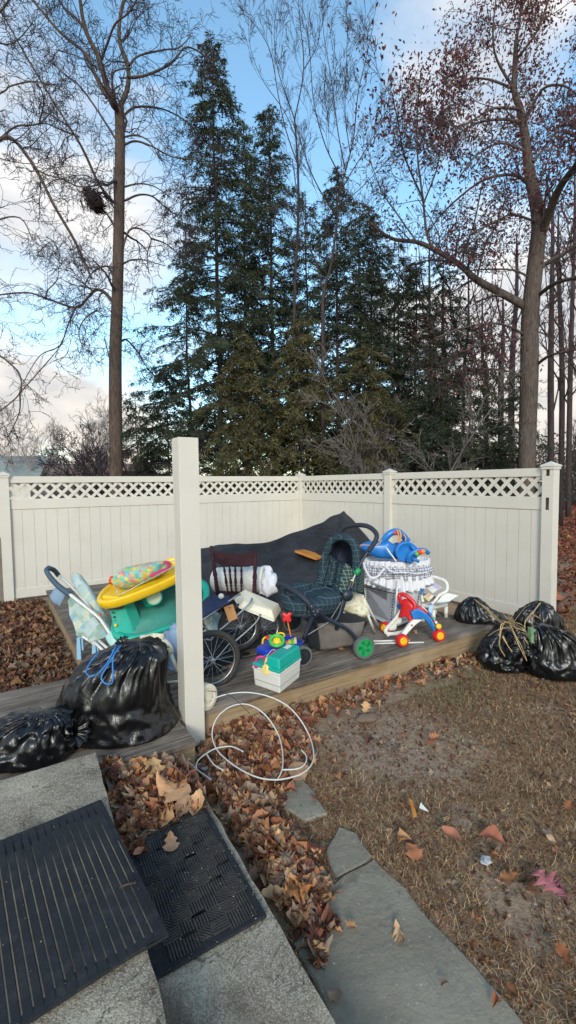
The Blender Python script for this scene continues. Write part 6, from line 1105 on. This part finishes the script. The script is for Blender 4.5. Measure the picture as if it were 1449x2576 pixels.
q = [Z2(505,1300,3.3), Z2(530,1235,3.34), Z2(590,1238,3.34), Z2(572,1300,3.29), Z2(540,1310,3.28)]; tag(MB().tube(smooth_path(q, 3, True), .0115, 8, closed=True).build('plastic_ring', magenta, smooth=True), 'magenta plastic toy handle lying on the tool box', 'toy')
key = [Z2(*p) for p in ((600,1240,3.24), (640,1270,3.22), (645,1330,3.2), (625,1368,3.2), (590,1370,3.2), (560,1350,3.22), (565,1320,3.22), (580,1310,3.22), (585,1270,3.23))]; kr = smooth_path(key, 3, True); kc = Z2(605,1295,3.22); inn = [kc+(p-cm(kr)).normalized()*.012+Vector((0,0,.012)) for p in kr]; off_ = Vector((.0,.012,.004))
MB().loft([kr, inn, [p+off_ for p in inn], [p+off_ for p in kr]], cap=False, closed=True).build('toy_key', pale_y, smooth=True, bevel=.002); tag(bpy.data.objects['toy_key'], 'pale yellow plastic toy key hanging over the front of the tool box', 'toy')
pad([Z2(*p) for p in ((615,1215,3.34), (680,1175,3.36), (720,1175,3.36), (722,1215,3.34), (650,1250,3.3), (620,1245,3.3))], 0, .05, 'toy_phone', red, None); tag(bpy.data.objects['toy_phone'], 'red plastic toy block on the tool box lid', 'toy')
tag(MB().tube(smooth_path([Z2(595,1245,3.25), Z2(620,1200,3.28), Z2(655,1170,3.32), Z2(668,1180,3.33)], 4), .002, 5).build('string', ruffle_w), 'short white string looping from the toy key', 'string')
# toy dashboard
db = root('toy_dashboard', Vector((P(705,1600,3.62).x, 3.62, .36)), 'royal blue toy dashboard with a green steering wheel, behind the tool box', 'toy')
bt_ = [Z2(515,1160,3.5), Z2(620,1075,3.75), Z2(790,1045,3.85), Z2(912,1112,3.72), Z2(700,1165,3.5), Z2(600,1180,3.45)]; bb_ = [Z2(520,1205,3.5), Z2(620,1170,3.75), Z2(790,1140,3.85), Z2(900,1150,3.72), Z2(705,1205,3.5), Z2(600,1235,3.45)]
MB().loft([bb_, bt_]).build('dashboard_body', royal, db, bevel=.01, bseg=3); wr_ = ringp(Z2, 683, 1100, 52, 42, 3.52, dy=-.05); MB().tube(wr_, .0135, 10, closed=True).build('steering_wheel', lime, db, smooth=True); MB().lathe(Z2(683,1102,3.53), (0,-.7,.7), [(-.03,.03),(.0,.034),(.012,.024),(.014,0)], 16).build('horn', yellow, db, smooth=True)
for a in (0, 2.1, 4.2): MB().tube([Z2(683,1102,3.53), Z2(683+50*math.cos(a+.5), 1100+40*math.sin(a+.5), 3.53-.05*math.sin(a+.5))], .008, 6).build('spoke', yellow, db)
for i, mt in enumerate((orange, yellow, lime, pale_y)): a_ = Z2(765+i*22, 1125-i*9, 3.62); MB().hexa([a_+Vector(d) for d in ((-.012,-.02,-.02),(.012,-.02,-.02),(.012,.02,-.012),(-.012,.02,-.012))], [a_+Vector(d) for d in ((-.01,-.018,.012),(.01,-.018,.012),(.01,.018,.02),(-.01,.018,.02))]).build('button', mt, db, bevel=.002)
MB().tube(smooth_path([Z2(568,1125,3.6), Z2(572,1090,3.6), Z2(600,1068,3.62), Z2(640,1060,3.66)], 4), .008, 8).build('loop', yellow, db, smooth=True); MB().tube(smooth_path([Z2(675,1055,3.7), Z2(705,1038,3.72), Z2(738,1045,3.72), Z2(742,1070,3.7)], 4), .008, 8).build('loop', yellow, db, smooth=True); pad([Z2(*p) for p in ((595,1065,3.6), (620,1058,3.6), (625,1085,3.58), (600,1092,3.58))], 0, .03, 'flap', red, db); MB().lathe(Z2(632,1070,3.62), (0,-.8,.6), [(-.01,.016),(.01,.016),(.012,0)], 10).build('lever', lime, db)
MB().tube([Z2(770,948,3.68), Z2(795,1065,3.72)], .006, 8).build('stalk', orange, db); 
pad([Z2(*p) for p in ((722,885,3.66), (745,872,3.66), (760,885,3.66), (785,870,3.66), (802,880,3.66), (795,910,3.66), (800,940,3.66), (775,955,3.66), (757,942,3.66), (738,950,3.66), (728,930,3.66), (735,908,3.66))], 0, .025, 'bow', red, db)
MB().hexa([Vector((c.x, c.y, .222)) for c in (bb_[0], bb_[4], bb_[3], bb_[1])], [c+Vector((0,0,.005)) for c in (bb_[0], bb_[4], bb_[3], bb_[1])]).build('dashboard_foot', dark_p, db)
# white cable
def cab(l_, bias=0):
    out = []
    for x, y in l_: t = (965-y)/700; Y = 2.62+.36*t+bias; p = Z7(x, y, Y); p = G(452.8+.3125*x, 1660+.3125*y, .105) if p.z < .105 else p; out.append(p)
    return smooth_path(out, 6)
cw = plas('white_cable', 'c9c8c2', .45); m = MB()
for l_ in ([(240,322),(380,276),(540,262),(700,290),(850,360),(960,470),(1040,610),(1075,740),(1060,840),(990,910),(910,942),(780,965),(640,950),(500,890),(370,800),(290,710),(258,600),(290,480),(380,390),(500,355),(610,385),(710,470),(790,600),(825,740),(822,880),(780,970)],
 [(820,885),(950,876),(1010,830),(1015,770),(975,725)], [(130,870),(135,830),(170,785),(270,720),(380,697),(440,705),(510,740)], [(215,760),(270,840),(350,890)], [(-5,755),(130,878),(250,965)]): m.tube(cab(l_), .0043, 8)
tag(m.build('cable', cw, smooth=True), 'stiff white cable sprung open in big loops over the leaves by the deck', 'cable')
m = MB(); m.tube(smooth_path([Z7(220,250,2.95), Z7(380,275,2.93), Z7(480,350,2.85), Z7(560,430,2.8)], 5), .002, 5); tag(m.build('twig', bark_d), 'thin dark twig behind the white cable loops', 'twig')
# stones
def rock(c, s, seed, label, mat=None):
    m = MB(); n = 14; rings = []
    for i in range(9):
        ph = math.pi*i/8; rings.append([Vector(c)+Vector((math.cos(t)*math.sin(ph)*s[0], math.sin(t)*math.sin(ph)*s[1], math.cos(ph)*s[2]))*(1+.3*noise.noise(Vector((math.cos(t)*1.4*math.sin(ph), math.sin(t)*1.4*math.sin(ph), math.cos(ph)*1.4+seed)))) for t in [2*math.pi*k/n for k in range(n)]])
    tag(m.loft(rings).build('stone', mat or plain('brown_stone', hx('6f5c4e'), .85, .2, 20, .6, 60), auto=50), label, 'stone')
rock(G(925,1806,.02), (.085,.05,.03), 1, 'flat brown stone in the leaves along the deck front'); rock(G(487,1907,.02), (.04,.035,.03), 2, 'small brown stone at the foot of the lone post', plain('tan_stone', hx('7d6b52'), .85)); rock(G(512,1935,.02), (.06,.05,.03), 4, 'pale stone chip beside the corner of the lower step', plain('pale_stone', hx('a8a49c'), .85))
p = G(1221,2168,.03); tag(patch([[p+Vector((-.02,-.013,0)), p+Vector((0,-.02,.01)), p+Vector((.024,-.01,0))], [p+Vector((-.02,.013,.01)), p+Vector((0,.02,.0)), p+Vector((.02,.014,.012))]], 'foil', plain('crumpled_paper', hx('aaa9a8'), .6, .1, 30, .6, 60), None, .002, wr=.02, ws=60), 'crumpled bit of silvery paper on the dry grass', 'litter')
p = G(1066,2036,.04); tag(MB().prism([p+Vector((-.02,.01,0)), p+Vector((.02,-.02,0)), p+Vector((-.005,.035,.01))], (0,0,.002)).build('scrap', pw), 'tiny white paper scrap on the dry grass', 'litter'); a = G(1039,2055,.03); tag(MB().prism([a, a+Vector((.018,0,0)), a+Vector((.024,.10,.01)), a+Vector((.006,.11,.01))], (0,0,.008)).build('wood_chip', board_m), 'orange wood splinter sticking up from the dry grass', 'wood chip')
p = G(326,2228,.37); tag(MB().tube(smooth_path([G(302,2232,.372), G(318,2225,.378), G(342,2220,.375)], 4), [.004,.008,.003], 7).build('twig', bark_g), 'short grey twig lying on the ribbed doormat', 'twig'); tag(MB().tube([G(842,2212,.03), G(935,2165,.03)], .003, 5).build('twig', bark_d), 'dark twig in the joint between the two larger flagstones', 'twig')
